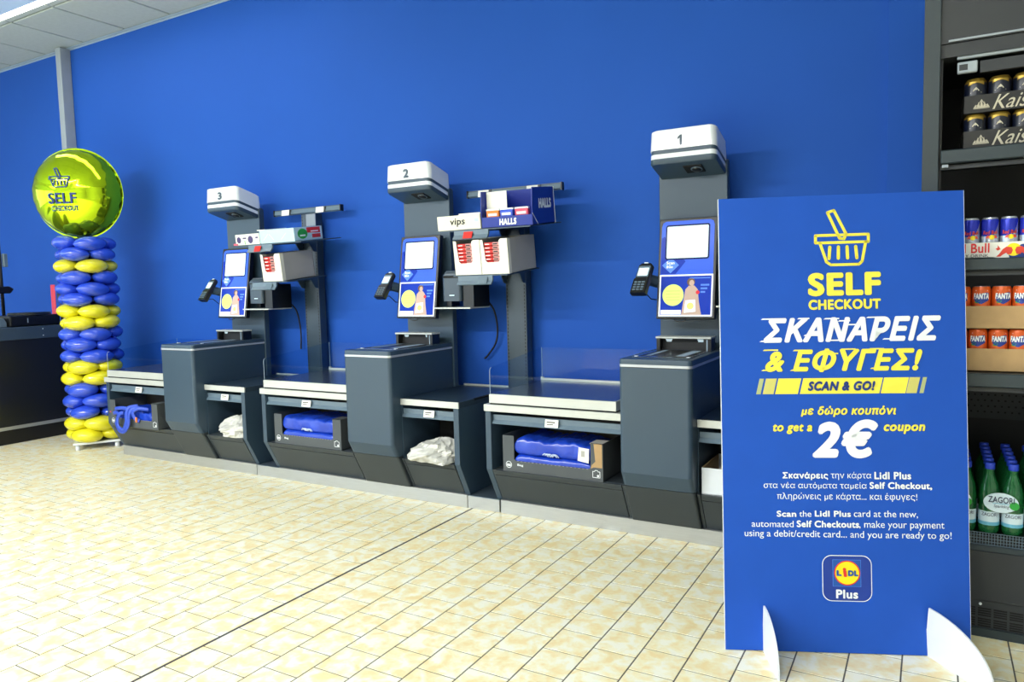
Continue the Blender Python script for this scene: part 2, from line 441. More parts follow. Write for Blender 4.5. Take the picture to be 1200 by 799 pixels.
for k, (a, xa, xb, ya, yb) in enumerate(cand):
    if k < 300:
        key = (round(xb-xa, 4), round(yb-ya, 4))
        if key not in tile_me:
            me = bpy.data.meshes.new('floor_tile'); me.from_pydata(tile_loops(0, xb-xa, 0, yb-ya), [], TF); me.materials.append(M['tile']); tile_me[key] = me
        o = link('floor_tile', tile_me[key], floor); o.location = (xa, ya, 0)
    else:
        rest.add(tile_loops(xa, xb, ya, yb), TF)
me = bpy.data.meshes.new('floor_tile_field'); me.from_pydata(rest.v, [], rest.f); me.materials.append(M['tile'])
link('floor_tile_field', me, floor)['kind'] = 'stuff'
MB().box(JX-.0055, JX+.0055, -2.0, 3.36, -.004, -.0006).build('expansion_joint', 'joint', floor)

# ceiling: slab, panels in a metal grid
ceiling = struct(MB().box(X0R-.2, X1R+.2, Y0R-.2, Y1R+.2, ZC+.012, ZC+.12).build('ceiling', 'grid'))
CP = 0.612; CX0, CY0 = -6.635, 3.375
LAMP_Y0, LAMP_Y1 = 3.04, 3.30
pan_me = {}; pr = MB()
def panel_part(xa, xb, ya, yb):
    c = proj(((xa+xb)/2, (ya+yb)/2, ZC))
    vis = c[2] > 0.2 and -120 < c[0] < 420 and -90 < c[1] < 130
    if vis:
        key = (round(xb-xa, 3), round(yb-ya, 3))
        if key not in pan_me:
            pan_me[key] = MB().box(0, xb-xa, 0, yb-ya, 0, .012).mesh('ceiling_panel', 'ceil', 0.003)
        o = link('ceiling_panel', pan_me[key], ceiling); o.location = (xa, ya, ZC)
    else:
        pr.box(xa, xb, ya, yb, ZC, ZC+.012)
g = .011
for i in range(-9, 17):
    for j in range(-17, 3):
        xa, xb = max(CX0+i*CP+g, X0R), min(CX0+(i+1)*CP-g, X1R)
        ya, yb = max(CY0+j*CP+g, Y0R), min(CY0+(j+1)*CP-g, Y1R-.03)
        if xb-xa < .03 or yb-ya < .03: continue
        panel_part(xa, xb, ya, yb)
pr.build('ceiling_panel_field', 'ceil', ceiling)['kind'] = 'stuff'

wall_back = struct(MB().box(X0R, X1R, Y1R, Y1R+.15, 0, ZC+.01).build('wall_back', 'wall'))
trim = struct(MB().prism([(Y1R, ZC-.004), (Y1R-.035, ZC-.004), (Y1R-.035, ZC-.010), (Y1R-.006, ZC-.012), (Y1R-.006, ZC-.020), (Y1R, ZC-.020)], 'x', X0R, X1R).build('trim_1', 'trim'))
struct(MB().box(-.198, X1R, 3.955, 4.0, 0, ZC-.04).build('wall_pilaster', 'wall', bevel=.003))
struct(MB().box(X1R, X1R+.15, Y0R, Y1R, 0, ZC).build('wall_right', 'white_wall'))
w = MB(); yw0, yw1, zw0, zw1 = -5.0, 1.0, .45, 3.2
w.box(X0R-.15, X0R, Y0R, yw0, 0, ZC); w.box(X0R-.15, X0R, yw1, Y1R, 0, ZC); w.box(X0R-.15, X0R, yw0, yw1, 0, zw0); w.box(X0R-.15, X0R, yw0, yw1, zw1, ZC)
struct(w.build('wall_left', 'white_wall'))
win = struct(MB().box(X0R-.10, X0R-.09, yw0, yw1, zw0, zw1).build('window_1', 'pane'))
f = MB()
for k in range(5):
    y = yw0+(yw1-yw0)*k/4; f.box(X0R-.13, X0R-.05, y-.03, y+.03, zw0, zw1)
f.box(X0R-.13, X0R-.05, yw0, yw1, zw0, zw0+.06); f.box(X0R-.13, X0R-.05, yw0, yw1, zw1-.06, zw1); f.build('window_frame', 'post', win)
w = MB(); xw0, xw1 = -10.8, -7.2
w.box(X0R, xw0, Y0R-.15, Y0R, 0, ZC); w.box(xw1, X1R, Y0R-.15, Y0R, 0, ZC); w.box(xw0, xw1, Y0R-.15, Y0R, 0, .45); w.box(xw0, xw1, Y0R-.15, Y0R, 3.2, ZC)
struct(w.build('wall_front', 'white_wall'))
win = struct(MB().box(xw0, xw1, Y0R-.10, Y0R-.09, .45, 3.2).build('window_2', 'pane'))
f = MB()
for k in range(4):
    x = xw0+(xw1-xw0)*k/3; f.box(x-.03, x+.03, Y0R-.13, Y0R-.05, .45, 3.2)
f.box(xw0, xw1, Y0R-.13, Y0R-.05, .45, .51); f.box(xw0, xw1, Y0R-.13, Y0R-.05, 3.14, 3.2); f.build('window_frame', 'post', win)

# grey post on the wall
p = thing('steel_post', 'grey steel post running up the blue wall to the ceiling', 'post', (-6.937, 3.95, 0))
MB().box(-.038, .039, -.045, .05, 0, ZC-.01).build('post_body', 'post', p, .004)
MB().box(-.052, .053, -.058, .05, 0, .012).build('foot_plate', 'post', p)

# strip luminaires
for k, (lx_, ly_, pw_) in enumerate(LAMPS):
    n = ['bright white strip lamp on the ceiling by the blue wall', 'ceiling strip lamp in the middle row, left', 'ceiling strip lamp in the middle row, centre',
         'ceiling strip lamp in the middle row, far right', 'ceiling strip lamp in the rear row, far left', 'ceiling strip lamp in the rear row, far right'][k]
    t = thing('ceiling_lamp', n, 'lamp', (lx_, ly_, ZC), group='strip lamps in the ceiling')
    MB().box(-1.9, 1.9, -.13, .065, -.009, 0).build('housing', 'lampbody', t, .002)
    MB().box(-1.88, 1.88, .066, .13, -.009, 0).build('diffuser', 'lampem', t, .002)
    for e in (-1, 1): MB().box(e*1.9-.006, e*1.9+.006, -.135, .135, -.010, 0).build('end_cap', 'white', t)

# ------------------------------------------------------------------ self checkouts
X1U, YU = -2.0243, 3.2
DX = [0.0, -1.7124, -3.416]
u = thing('self_checkout', 'tbd', 'checkout', (X1U, YU, 0), group='self checkouts along the blue wall')
SL = 0.541
yf = lambda z: .071+max(0, .262-z)*SL
yp = lambda z: max(0, .3486-z)*SL
# plinth and base
MB().box(0, 1.4924, .156, .66, 0, .0735).build('plinth', 'steel', u, .001)
MB().box(1.4940, 1.7000, .160, .70, 0, .069).build('plinth_joint', 'steel', u, .001)
MB().box(1.4940, 1.7000, .163, .70, .069, .072).build('base_plate', 'baseplate', u)
# --- left bagging cabinet
prof = [(.071, .5796), (.071, .262), (yf(.0735), .0735), (.66, .0735), (.66, .5796)]
cab = MB().prism(prof, 'x', -.032, .002).build('bagging_cabinet', 'anth', u, .0015)
MB().box(.002, .752, .45, .47, .0735, .5796).build('back_panel', 'dark', cab)
MB().box(.002, .752, .10, .45, .248, .263).build('deck', 'anth2', cab)
MB().box(.740, .756, .10, .45, .262, .5796).build('inner_wall', 'dark', cab)
def slant(x0, x1, z0, z1, fn, t=.016): return MB().prism([(fn(z1), z1), (fn(z0), z0), (fn(z0)+t, z0), (fn(z1)+t, z1)], 'x', x0, x1)
slant(.004, .734, .2335, .263, yf).build('deck_lip', 'anth2', cab, .001)
slant(.004, .734, .0745, .2305, yf).build('kick_panel', 'anth2', cab, .001)
slant(.738, .7545, .0745, .263, yf).build('filler_strip', 'anth2', cab, .001)
MB().box(.002, .756, .12, .14, .075, .25).mp(lambda x, y, z: (x, y+(.25-z)*SL, z)).build('cabinet_core', 'gap', cab)
top = MB().box(-.032, .756, .057, .68, .5796, .6155).build('bagging_top', 'edge', u, .0015)
MB().box(0, .712, .072, .67, .6155, .623).build('shadow_gap', 'gap', top)
MB().box(-.003, .715, .067, .675, .623, .67).build('weighing_edge', 'edge', top, .0015)
MB().box(.004, .708, .073, .668, .6695, .6715).build('weighing_plate', 'plate', top)
MB().box(.004, .715, .660, .672, .6715, .684).build('rear_lip', 'edge', top, .001)
r = MB().prism([(.093, .557), (.10, .5575), (.105, .53), (.085, .508), (.078, .511), (.094, .530)], 'x', .004, .735).build('price_rail', 'rail', u)
MB().prism([(.0815, .555), (.084, .555), (.076, .516), (.0735, .516)], 'x', .322, .397).build('price_tag', 'paper', r)
flat([[(.333, .545), (.38, .545), (.38, .540), (.333, .540)], [(.333, .533), (.37, .533), (.37, .529), (.333, .529)]], front(0, .0765, 0)).build('tag_print', 'inkblk', r)
# acrylic guard
gd = MB().prism([(.076, .672), (.675, .672), (.675, .866), (.092, .809), (.080, .803), (.076, .792)], 'x', -.002, .002).build('side_guard', 'acrylic', u)
MB().box(.002, .756, .671, .675, .672, .866).build('rear_guard', 'acrylic', u)
MB().box(-.004, .012, .664, .678, .6715, .69).build('guard_clip', 'edge', gd)
MB().tube([(0, .076, .672), (0, .076, .792), (0, .080, .803), (0, .092, .809)], .0016, 6).build('guard_edge', 'trim', gd)
MB().tube([(0, .675, .69), (0, .675, .866)], .0018, 6).build('guard_edge', 'trim', gd)
# --- scanner pedestal
XA, XB = .756, 1.1026
pd = MB().loft([rrect(XA, XB, yp(z), .66, .022, z, 5, False) for z in (.2755, .3486, .3487, .848)], 0, True).build('pedestal', 'anth', u, wn=True)
MB().loft([rrect(XA+.002, XB-.002, yp(z)+.001, .66, .012, z, 3, False) for z in (.0745, .2725)], 0, True).build('kick_panel', 'anth2', pd, wn=True)
MB().loft([rrect(XA+.004, XB-.004, .006, .655, .02, z, 5, False) for z in (.2, .866)], 0, True).mp(lambda x, y, z: (x, y+(.10 if z < .5 and y < .3 else 0), z)).build('seam', 'gap', pd)
MB().loft([rrect(XA-.0015, XB+.0015, -.002, .66, .024, z, 5, False) for z in (.8505, .8625)], 0, True).build('silver_strip', 'strip', pd, wn=True)
MB().loft([rrect(XA, XB, 0, .66, .022, .8625, 5, False), rrect(XA, XB, 0, .66, .022, .883, 5, False), rrect(XA+.004, XB-.004, .004, .656, .02, .887, 5, False)], 0, True).build('pedestal_top', 'anth', pd, wn=True)
# scanner
sc = MB().box(.790, 1.068, .085, .45, .887, .8895).build('scanner', 'plate', u, .001)
MB().box(.812, 1.046, .135, .44, .8895, .8905).build('scan_glass', 'black', sc)
for x in (.803, 1.055): MB().box(x-.008, x+.008, .108, .124, .8895, .892).build('corner_stud', 'white', sc)
MB().box(.840, .862, .15, .43, .8905, .8912).build('glass_strip', 'trim', sc); MB().box(.985, 1.03, .15, .43, .8905, .8912).build('glass_strip', 'trim', sc)
hd = MB().box(.786, 1.074, .445, .535, .949, .959).build('scanner_hood', 'edge', u, .002)
MB().box(.790, .808, .45, .53, .887, .949).build('hood_post', 'black', hd); MB().box(1.034, 1.046, .45, .47, .887, .949).build('hood_post', 'black', hd)
MB().box(1.046, 1.072, .452, .53, .887, .949).build('hood_post', 'black', hd); MB().box(1.049, 1.054, .450, .452, .890, .945).build('hood_light', 'trim', hd)
MB().box(.808, 1.034, .492, .53, .887, .949).build('scan_window', 'dark', hd)
for x in (.826, .992): MB().prism([(x, .944), (x+.036, .944), (x+.030, .930), (x+.006, .930)], 'y', .489, .493).build('hood_lamp', 'display', hd)
# tower
tw = MB().prism([(.62, .60), (.62, 1.84), (.632, 1.855), (.655, 1.855), (.667, 1.84), (.667, .60)], 'x', .7546, 1.1138).build('tower', 'anth', u, .003)
# lamp head: sheared so that it rises to the front
sh = lambda x, y, z: (x, y, z+(.62-y)*.277)
HX0, HX1, HY0, HY1 = .766, 1.1065, .431, .66
head = MB().loft([rrect(HX0+.006, HX1-.006, HY0+.006, HY1, .03, 1.780, 6, False), rrect(HX0, HX1, HY0, HY1, .03, 1.788, 6, False), rrect(HX0, HX1, HY0, HY1, .03, 1.806, 6, False)], 0, True).mp(sh).build('lamp_head', 'anth', u, wn=True)
MB().loft([rrect(HX0+.001, HX1-.001, HY0+.001, HY1-.001, .03, z, 6, False) for z in (1.806, 1.829)], 0, True).mp(sh).build('light_band', 'white', head, wn=True)
MB().loft([rrect(HX0+.003, HX1-.003, HY0+.003, HY1-.003, .03, z, 6, False) for z in (1.829, 1.849)], 0, True).mp(sh).build('dark_band', 'anth', head, wn=True)
MB().loft([rrect(HX0, HX1, HY0-.001, HY1, .032, 1.849, 6), rrect(HX0+.004, HX1-.004, HY0+.004, HY1-.004, .032, 1.945, 6), rrect(HX0+.016, HX1-.016, HY0+.016, HY1-.016, .03, 1.954, 6)], 0, True).mp(sh).build('lid', 'white', head, wn=True)
MB().box(.925, 1.02, .478, .56, 1.774, 1.782).mp(sh).build('camera_recess', 'gap', head, .002)
MB().lathe([(.024, 0), (.024, -.007), (.017, -.012), (.001, -.012)], 20).mp(lambda x, y, z: sh(x+.985, y+.518, z+1.776)).build('camera_lens', ['black'], head)
MB().lathe([(.026, 0), (.029, 0), (.029, -.004), (.026, -.004)], 20).mp(lambda x, y, z: sh(x+.985, y+.518, z+1.776)).build('lens_ring', ['rail'], head)
# touch screen, leaning back
import mathutils
SW, SH = .304, .521
ang = math.atan2(.078, .515)
MS = Matrix.Translation((.779, .480, 1.049)) @ Matrix.Rotation(-ang, 4, 'X')
scn = MB().box(0, SW, -.002, .034, 0, SH).xf(MS).build('touch_screen', 'black', u, .004, 2)
FS = MS @ front(0, -.002, 0)
def rr2(u0, u1, v0, v1, r, n=5):
    return [(x, y) for x, y, z in rrect(u0, u1, v0, v1, r, 0, n)]
flat([[(.014, .012), (.288, .012), (.288, .48), (.282, .50), (.266, .508), (.036, .508), (.020, .50), (.014, .48)]], FS, .0006).build('screen_face', 'scrblue', scn)
flat([[(.016, .42), (.03, .43), (.055, .40), (.10, .36), (.145, .295), (.095, .232), (.016, .232)]], FS, .0010).build('diamond_band', 'scrdark', scn)
flat([rr2(.036, .266, .306, .488, .012)], FS, .0014).build('display_frame', 'scrframe', scn)
flat([rr2(.044, .258, .314, .480, .006)], FS, .0018).build('display', 'display', scn)
flat([[(.022, .278), (.068, .318), (.112, .278), (.068, .236)]], FS, .0013).build('diamond', 'scrpale', scn)
text('lettering', 'Scan', (.046, .088, .282, .298), FS, 'scrwhite', scn, .03, lift=.0017)
text('lettering', '&Go', (.046, .080, .262, .278), FS, 'scrwhite', scn, .03, lift=.0017)
flat([[(.012, .012), (.290, .012), (.290, .228), (.012, .228)]], FS, .0012).build('advert_border', 'scrwhite', scn)
flat([[(.020, .020), (.282, .020), (.282, .220), (.020, .220)]], FS, .0016).build('advert', 'scrdark', scn)
flat([[(.024, .022), (.13, .022), (.13, .045), (.024, .045)]], FS, .0020).build('advert_banner', 'scrwhite', scn)
flat([disc(.086, .122, .056)], FS, .0020).build('advert_disc', 'scrlime', scn)
for v in (.142, .126, .110, .096): flat([[(.05, v), (.122, v), (.122, v+.003), (.05, v+.003)]], FS, .0024).build('advert_line', 'yellow2', scn)
flat([[(.132, .02), (.235, .02), (.222, .085), (.214, .15), (.196, .17), (.168, .17), (.150, .15), (.140, .08)]], FS, .0020).build('advert_figure', 'scrskin', scn)
flat([disc(.178, .188, .021, 16)], FS, .0022).build('advert_head', 'scrhair', scn); flat([disc(.182, .183, .013, 14, .016)], FS, .0025).build('advert_face', 'scrskin', scn)
flat([[(.146, .03), (.206, .036), (.202, .098), (.152, .094)]], FS, .0025).build('advert_bag', 'scrwhite', scn); flat([disc(.178, .065, .018, 16)], FS, .0028).build('advert_bag_mark', 'scrlime', scn)
flat([disc(.214, .135, .010, 12)], FS, .0025).build('advert_apple', 'scrred', scn)
for k, v in enumerate((.168, .150, .132)): flat([[(.228, v), (.272-.01*k, v), (.272-.01*k, v+.009), (.228, v+.009)]], FS, .0022).build('advert_words', 'scrpale', scn)
flat([[(.17, .206), (.276, .206), (.276, .211), (.17, .211)]], FS, .0022).build('advert_words', 'scrpale', scn)
MB().box(.10, .20, .034, .12, .16, .34).xf(MS).build('screen_bracket', 'black', scn)
MB().tube([Vector((.90+.03*math.cos(a), .50, 1.045+.012*math.sin(a))) for a in [math.pi+math.pi*i/8 for i in range(9)]], .003, 6).build('cable_loop', 'black', scn)
# payment terminal on its arm
MT = Matrix.Translation((.664, .395, 1.190)) @ Matrix.Scale(1.1, 4) @ Matrix.Rotation(math.radians(-8), 4, 'Z') @ Matrix.Rotation(math.radians(-33), 4, 'X')
tm = MB().loft([rrect(0, .080, 0, .034, .008, z, 3) for z in (0, .075)]+[rrect(.003, .077, .006, .034, .008, .085, 3), rrect(.003, .077, .006, .034, .008, .155, 3), rrect(.014, .066, .010, .03, .006, .168, 3)], 0, True).xf(MT).build('payment_terminal', 'black', u, wn=True)
FT = MT @ front(0, .006, 0); FT0 = MT @ front(0, 0, 0)
flat([rr2(.009, .071, .088, .150, .006)], FT, .001).build('terminal_bezel', 'rail', tm)
flat([rr2(.014, .066, .095, .138, .003)], FT, .002).build('terminal_display', 'display', tm)
key = MB().box(-.0075, .0075, -.003, .001, -.004, .004).mesh('key', 'rail', .001)
for i in range(3):
    for j in range(4):
        o = link('key', key, tm); o.matrix_local = MT @ Matrix.Translation((.020+i*.020, 0, .016+j*.0135))
MB().box(.030, .050, .008, .03, .166, .172).xf(MT).build('card_slot', 'white', tm)
MB().tube([MT @ Vector((.06, .034, .09)), Vector((.745, .50, 1.25)), Vector((.80, .535, 1.23)), Vector((.82, .60, 1.22))], .017, 8, ry=.03).build('terminal_arm', 'anth', u)
MB().tube([MT @ Vector((.05, .034, .02)), Vector((.715, .49, 1.19)), Vector((.735, .53, 1.15)), Vector((.79, .60, 1.14))], .003, 6).build('terminal_cable', 'cable', u)
# receipt printer beside the tower
pn = MB().loft([rrect(1.150, 1.290, .46+.0*z, .62, .02, z, 4, False) for z in (1.153, 1.31)]+[rrect(1.156, 1.284, .49, .62, .02, 1.337, 4, False)], 0, True).build('receipt_printer', 'slate', u, wn=True)
MB().box(1.165, 1.275, .455, .47, 1.293, 1.306).build('paper_slot', 'gap', pn); MB().box(1.205, 1.24, .458, .462, 1.186, 1.191).build('status_light', 'display', pn)
MB().box(1.10, 1.365, .44, .66, 1.108, 1.116).build('printer_tray', 'edge', pn); MB().box(1.290, 1.365, .48, .66, 1.116, 1.29).build('printer_side', 'black', pn)
MB().box(1.114, 1.15, .56, .65, 1.12, 1.30).build('printer_mount', 'black', pn)
# --- right basket cabinet
prof = [(.077, .5746), (.077, .262), (yf(.0735), .0735), (.70, .0735), (.70, .5746)]
bc = MB().prism(prof, 'x', 1.470, 1.5048).build('basket_cabinet', 'anth', u, .0015)
MB().box(1.104, 1.470, .45, .47, .0735, .5746).build('back_panel', 'dark', bc)
MB().box(1.104, 1.470, .10, .45, .248, .263).build('deck', 'anth2', bc)
MB().box(1.1035, 1.108, .09, .45, .262, .5746).build('inner_wall', 'anth', bc)
slant(1.122, 1.468, .2335, .263, yf).build('deck_lip', 'anth2', bc, .001)
slant(1.122, 1.468, .0745, .2305, yf).build('kick_panel', 'anth2', bc, .001)
slant(1.1045, 1.119, .0745, .263, yf).build('filler_strip', 'anth2', bc, .001)
MB().box(1.104, 1.47, .12, .14, .075, .25).mp(lambda x, y, z: (x, y+(.25-z)*SL, z)).build('cabinet_core', 'gap', bc)
bt = MB().box(1.104, 1.5048, .086, .70, .5746, .608).build('basket_top', 'slate', u, .001)
MB().box(1.104, 1.5048, .077, .086, .5746, .610).build('front_edge', 'edge', bt, .001)
MB().box(1.12, 1.40, .086, .094, .608, .6095).build('front_groove', 'gap', bt); MB().box(1.494, 1.5052, .24, .70, .598, .6085).build('side_groove', 'gap', bt)
MB().box(1.13, 1.46, .697, .706, .606, .618).build('rear_lip', 'edge', bt)
r = MB().prism([(.096, .551), (.104, .5515), (.109, .525), (.089, .502), (.082, .505), (.098, .524)], 'x', 1.110, 1.468).build('price_rail', 'rail', u)
MB().prism([(.0855, .552), (.088, .552), (.080, .514), (.0775, .514)], 'x', 1.265, 1.337).build('price_tag', 'paper', r)
flat([[(1.277, .543), (1.32, .543), (1.32, .538), (1.277, .538)], [(1.277, .531), (1.31, .531), (1.31, .527), (1.277, .527)]], front(0, .0805, 0)).build('tag_print', 'inkblk', r)
def link2(o, label):
    o['label'] = label; return o
UNITS = [u, copy_tree(u), copy_tree(u)]
LABU = ['grey self checkout with lamp head number 1, nearest the blue poster board', 'grey self checkout with lamp head number 2, in the middle of the row', 'grey self checkout with lamp head number 3, nearest the balloon column']
for k, o in enumerate(UNITS):
    o.location.x = X1U+DX[k]; o['label'] = LABU[k]
    hd_ = [c for c in o.children if c.name.startswith('lamp_head')][0]
    (text if k else lambda n_, t_, fit, m_, mt_, p_, b_, label: link2(flat([[(fit[0]+(fit[1]-fit[0])*a_, fit[2]+(fit[3]-fit[2])*c_) for a_, c_ in ((.38, 0), (.80, 0), (.80, 1), (.45, 1), (0, .80), (0, .58), (.38, .72))]], m_).build(n_, mt_, p_), label))('number', str(k+1), (.908+.006*(k == 0), .950-.008*(k == 0), 1.912, 1.966), front(0, HY0+.0005, 0), 'anth', hd_, .05, label='grey printed number')

# ------------------------------------------------------------------ sweet racks between the checkouts
RX = -2.205
rk = thing('sweet_rack', 'tbd', 'rack', (RX, 3.93, 0), group='sweet racks behind the checkouts')
MB().box(-.072, .070, -.03, .036, 0, 1.79).build('post', 'slate', rk, .002)
sl = MB()
for i in range(52):
    for x in (-.062, .058): sl.box(x-.003, x+.003, -.0306, -.0296, .66+i*.022, .673+i*.022)
sl.build('slot_row', 'gap', rk)
def shelf(z0, z1, y0, y1, x0, x1, rx0, rx1, tagx, tagmat):
    s_ = MB().prism([(y0, z0-.006), (y0, z0), (y1, z1), (y1, z1-.006)], 'x', x0, x1).build('shelf', 'anth', rk)
    MB().prism([(y0-.004, z0-.004), (y0+.01, z0-.010), (y0+.006, z0-.034), (y0-.016, z0-.056), (y0-.022, z0-.052), (y0-.004, z0-.030)], 'x', rx0, rx1).build('price_rail', 'rail', s_)
    MB().prism([(y0-.008, z0-.012), (y0-.0055, z0-.012), (y0-.020, z0-.05), (y0-.0225, z0-.05)], 'x', tagx, tagx+.06).build('price_tag', tagmat, s_)
    for x in (-.066, .064):
        MB().prism([(-.03, z1-.006), (-.03, z1-.09), (-.06, z1-.085), (-.10, z1-.03), (y0+.04, z0-.008), (y0+.04, z0-.006)], 'x', x-.004, x+.004).build('bracket', 'anth', s_)
    return s_
shelf(1.560, 1.603, -.43, -.05, -.30, .325, -.17, .06, -.10, 'red')
shelf(1.303, 1.342, -.43, -.05, -.185, .175, -.15, .08, -.01, 'rail')
tr = MB().prism([(-.050, 1.825), (-.032, 1.825), (-.032, 1.787), (-.046, 1.787), (-.058, 1.795)], 'x', -.318, .335).build('top_rail', 'rail', rk)
MB().box(-.318, .335, -.052, -.03, 1.823, 1.829).build('rail_edge', 'anth', tr); MB().box(.330, .338, -.062, -.028, 1.785, 1.83).build('end_cap', 'black', tr); MB().box(-.320, -.314, -.062, -.028, 1.785, 1.83).build('end_cap', 'black', tr)
for x in (-.235, .105):
    MB().prism([(-.0575, 1.826), (-.055, 1.826), (-.062, 1.786), (-.0645, 1.786)], 'x', x, x+.075).build('price_tag', 'paper', tr); MB().box(x+.075, x+.09, -.058, -.05, 1.79, 1.826).build('tag_clip', 'black', tr)
MB().box(-.02, .07, -.034, -.028, 1.70, 1.79).build('cover', 'post', rk)
rk2 = copy_tree(rk)
rk['label'] = 'dark sweet rack with sloping shelves, holding the navy cough drop box'
rk2.location.x = RX+DX[1]+.008; rk2['label'] = 'dark sweet rack with sloping shelves, holding the pale blue box'
# hanging cables
def cable(label, pts, r=.006):
    P = [Vector(p) for p in pts]; out = []
    for i in range(len(P)-1):
        a, b, c, d = P[max(i-1, 0)], P[i], P[i+1], P[min(i+2, len(P)-1)]
        for t in [k/6 for k in range(6)]:
            out.append(.5*((2*b)+(c-a)*t+(2*a-5*b+4*c-d)*t*t+(3*b-a-3*c+d)*t**3))
    out.append(P[-1])
    return tag(MB().tube(out, r, 8).build('hanging_cable', 'cable'), label, 'cable', 'cables hanging behind the printers')
cable('black cable curling down the wall below the printer of checkout 2', [(-2.42, 3.86, 1.17), (-2.39, 3.93, 1.10), (-2.38, 3.96, .98), (-2.40, 3.97, .88), (-2.46, 3.972, .80), (-2.49, 3.972, .775)])
cable('black cable hanging straight down the wall below the printer of checkout 3', [(-4.13, 3.86, 1.17), (-4.11, 3.93, 1.10), (-4.11, 3.965, .98), (-4.11, 3.97, .88), (-4.12, 3.972, .80)])

# ------------------------------------------------------------------ goods on the racks
TILT = math.atan(.043/.38)
def on_shelf(name, label, cat, x, y, z0, group=None, rz=0.0):
    """empty standing on a sloping shelf whose front edge (y 3.50) is at height z0"""
    t = thing(name, label, cat, (x, y, z0+(y-3.50)*math.tan(TILT)+.0015), 0, group)
    t.rotation_euler = (TILT, 0, rz); return t
# cough drop display box
t = on_shelf('display_box', 'navy cough drop display box on the upper rack shelf', 'box', -2.19, 3.505, 1.560)
W_, D_, H_ = .325, .27, .20
MB().box(0, W_, 0, D_, 0, .004).build('base', 'hblue', t)
MB().box(0, W_, D_-.004, D_, 0, H_).build('back', 'hblue', t)
sp = [(0, .0), (0, .10), (.015, H_), (D_, H_), (D_, 0)]
MB().prism(sp, 'x', 0, .004).build('side', 'hblue', t); s_ = MB().prism(sp, 'x', W_-.004, W_).build('side', 'hblue', t)
l_ = MB().prism([(0, 0), (0, .058), (.004, .058), (.004, 0)], 'x', 0, W_).build('front_lip', 'hblue', t)
MB().prism([(-.001, .062), (.001, .064), (.06, .002), (.058, 0)], 'x', W_-.002, W_+.0012).build('cut_edge', 'paper', s_)
MB().prism([(D_-.003, 0), (D_+.002, 0), (D_+.002, H_), (D_-.003, H_)], 'x', W_-.002, W_+.0012).build('cut_edge', 'paper', s_)
text('lettering', 'HALLS', (.115, .225, .010, .046), front(0, 0, 0), 'whitep', l_, .06, .1)
text('lettering', 'HALLS', (.075, .225, .085, .14), side(W_, 0, 0), 'whitep', s_, .06, .1)
MB().prism([(.05, .05), (.054, .05), (.064, .196), (.060, .196)], 'x', .010, .140).build('inner_sheet', 'paper', t)
for k, (c_, x, n) in enumerate((('orange', .022, 'orange cough drop pack at the left of the navy display box'), ('bblue', .11, 'bright blue cough drop pack in the middle of the navy display box'), ('pink', .205, 'pink cough drop pack at the right of the navy display box'))):
    b = on_shelf('sweet_pack', n, 'sweets', -2.19+x, 3.525, 1.565, 'packs in the cough drop box')
    MB().box(0, .082, 0, .028, 0, .088).build('pack_body', c_, b, .004)
    flat([[(.012, .058), (.07, .058), (.07, .072), (.012, .072)]], front(0, 0, 0)).build('pack_print', 'whitep', b)
    MB().box(0, .082, .004, .024, .086, .096).build('pack_flap', 'whitep', b)
# small white box
t = on_shelf('sweet_box', 'flat white sweet box beside the navy display box', 'box', -2.487, 3.50, 1.560)
b_ = MB().box(0, .292, 0, .20, 0, .082).build('box_body', 'creamcard', t, .002)
MB().box(.15, .292, .004, .20, .082, .090).build('lid_flap', 'paper', b_)
text('lettering', 'vips', (.09, .19, .018, .066), front(0, 0, 0), 'inkblk', b_, 0.015, .1); flat([[(.255, .04), (.28, .04), (.28, .06), (.255, .06)]], front(0, 0, 0)).build('print_patch', 'paleblue', b_)
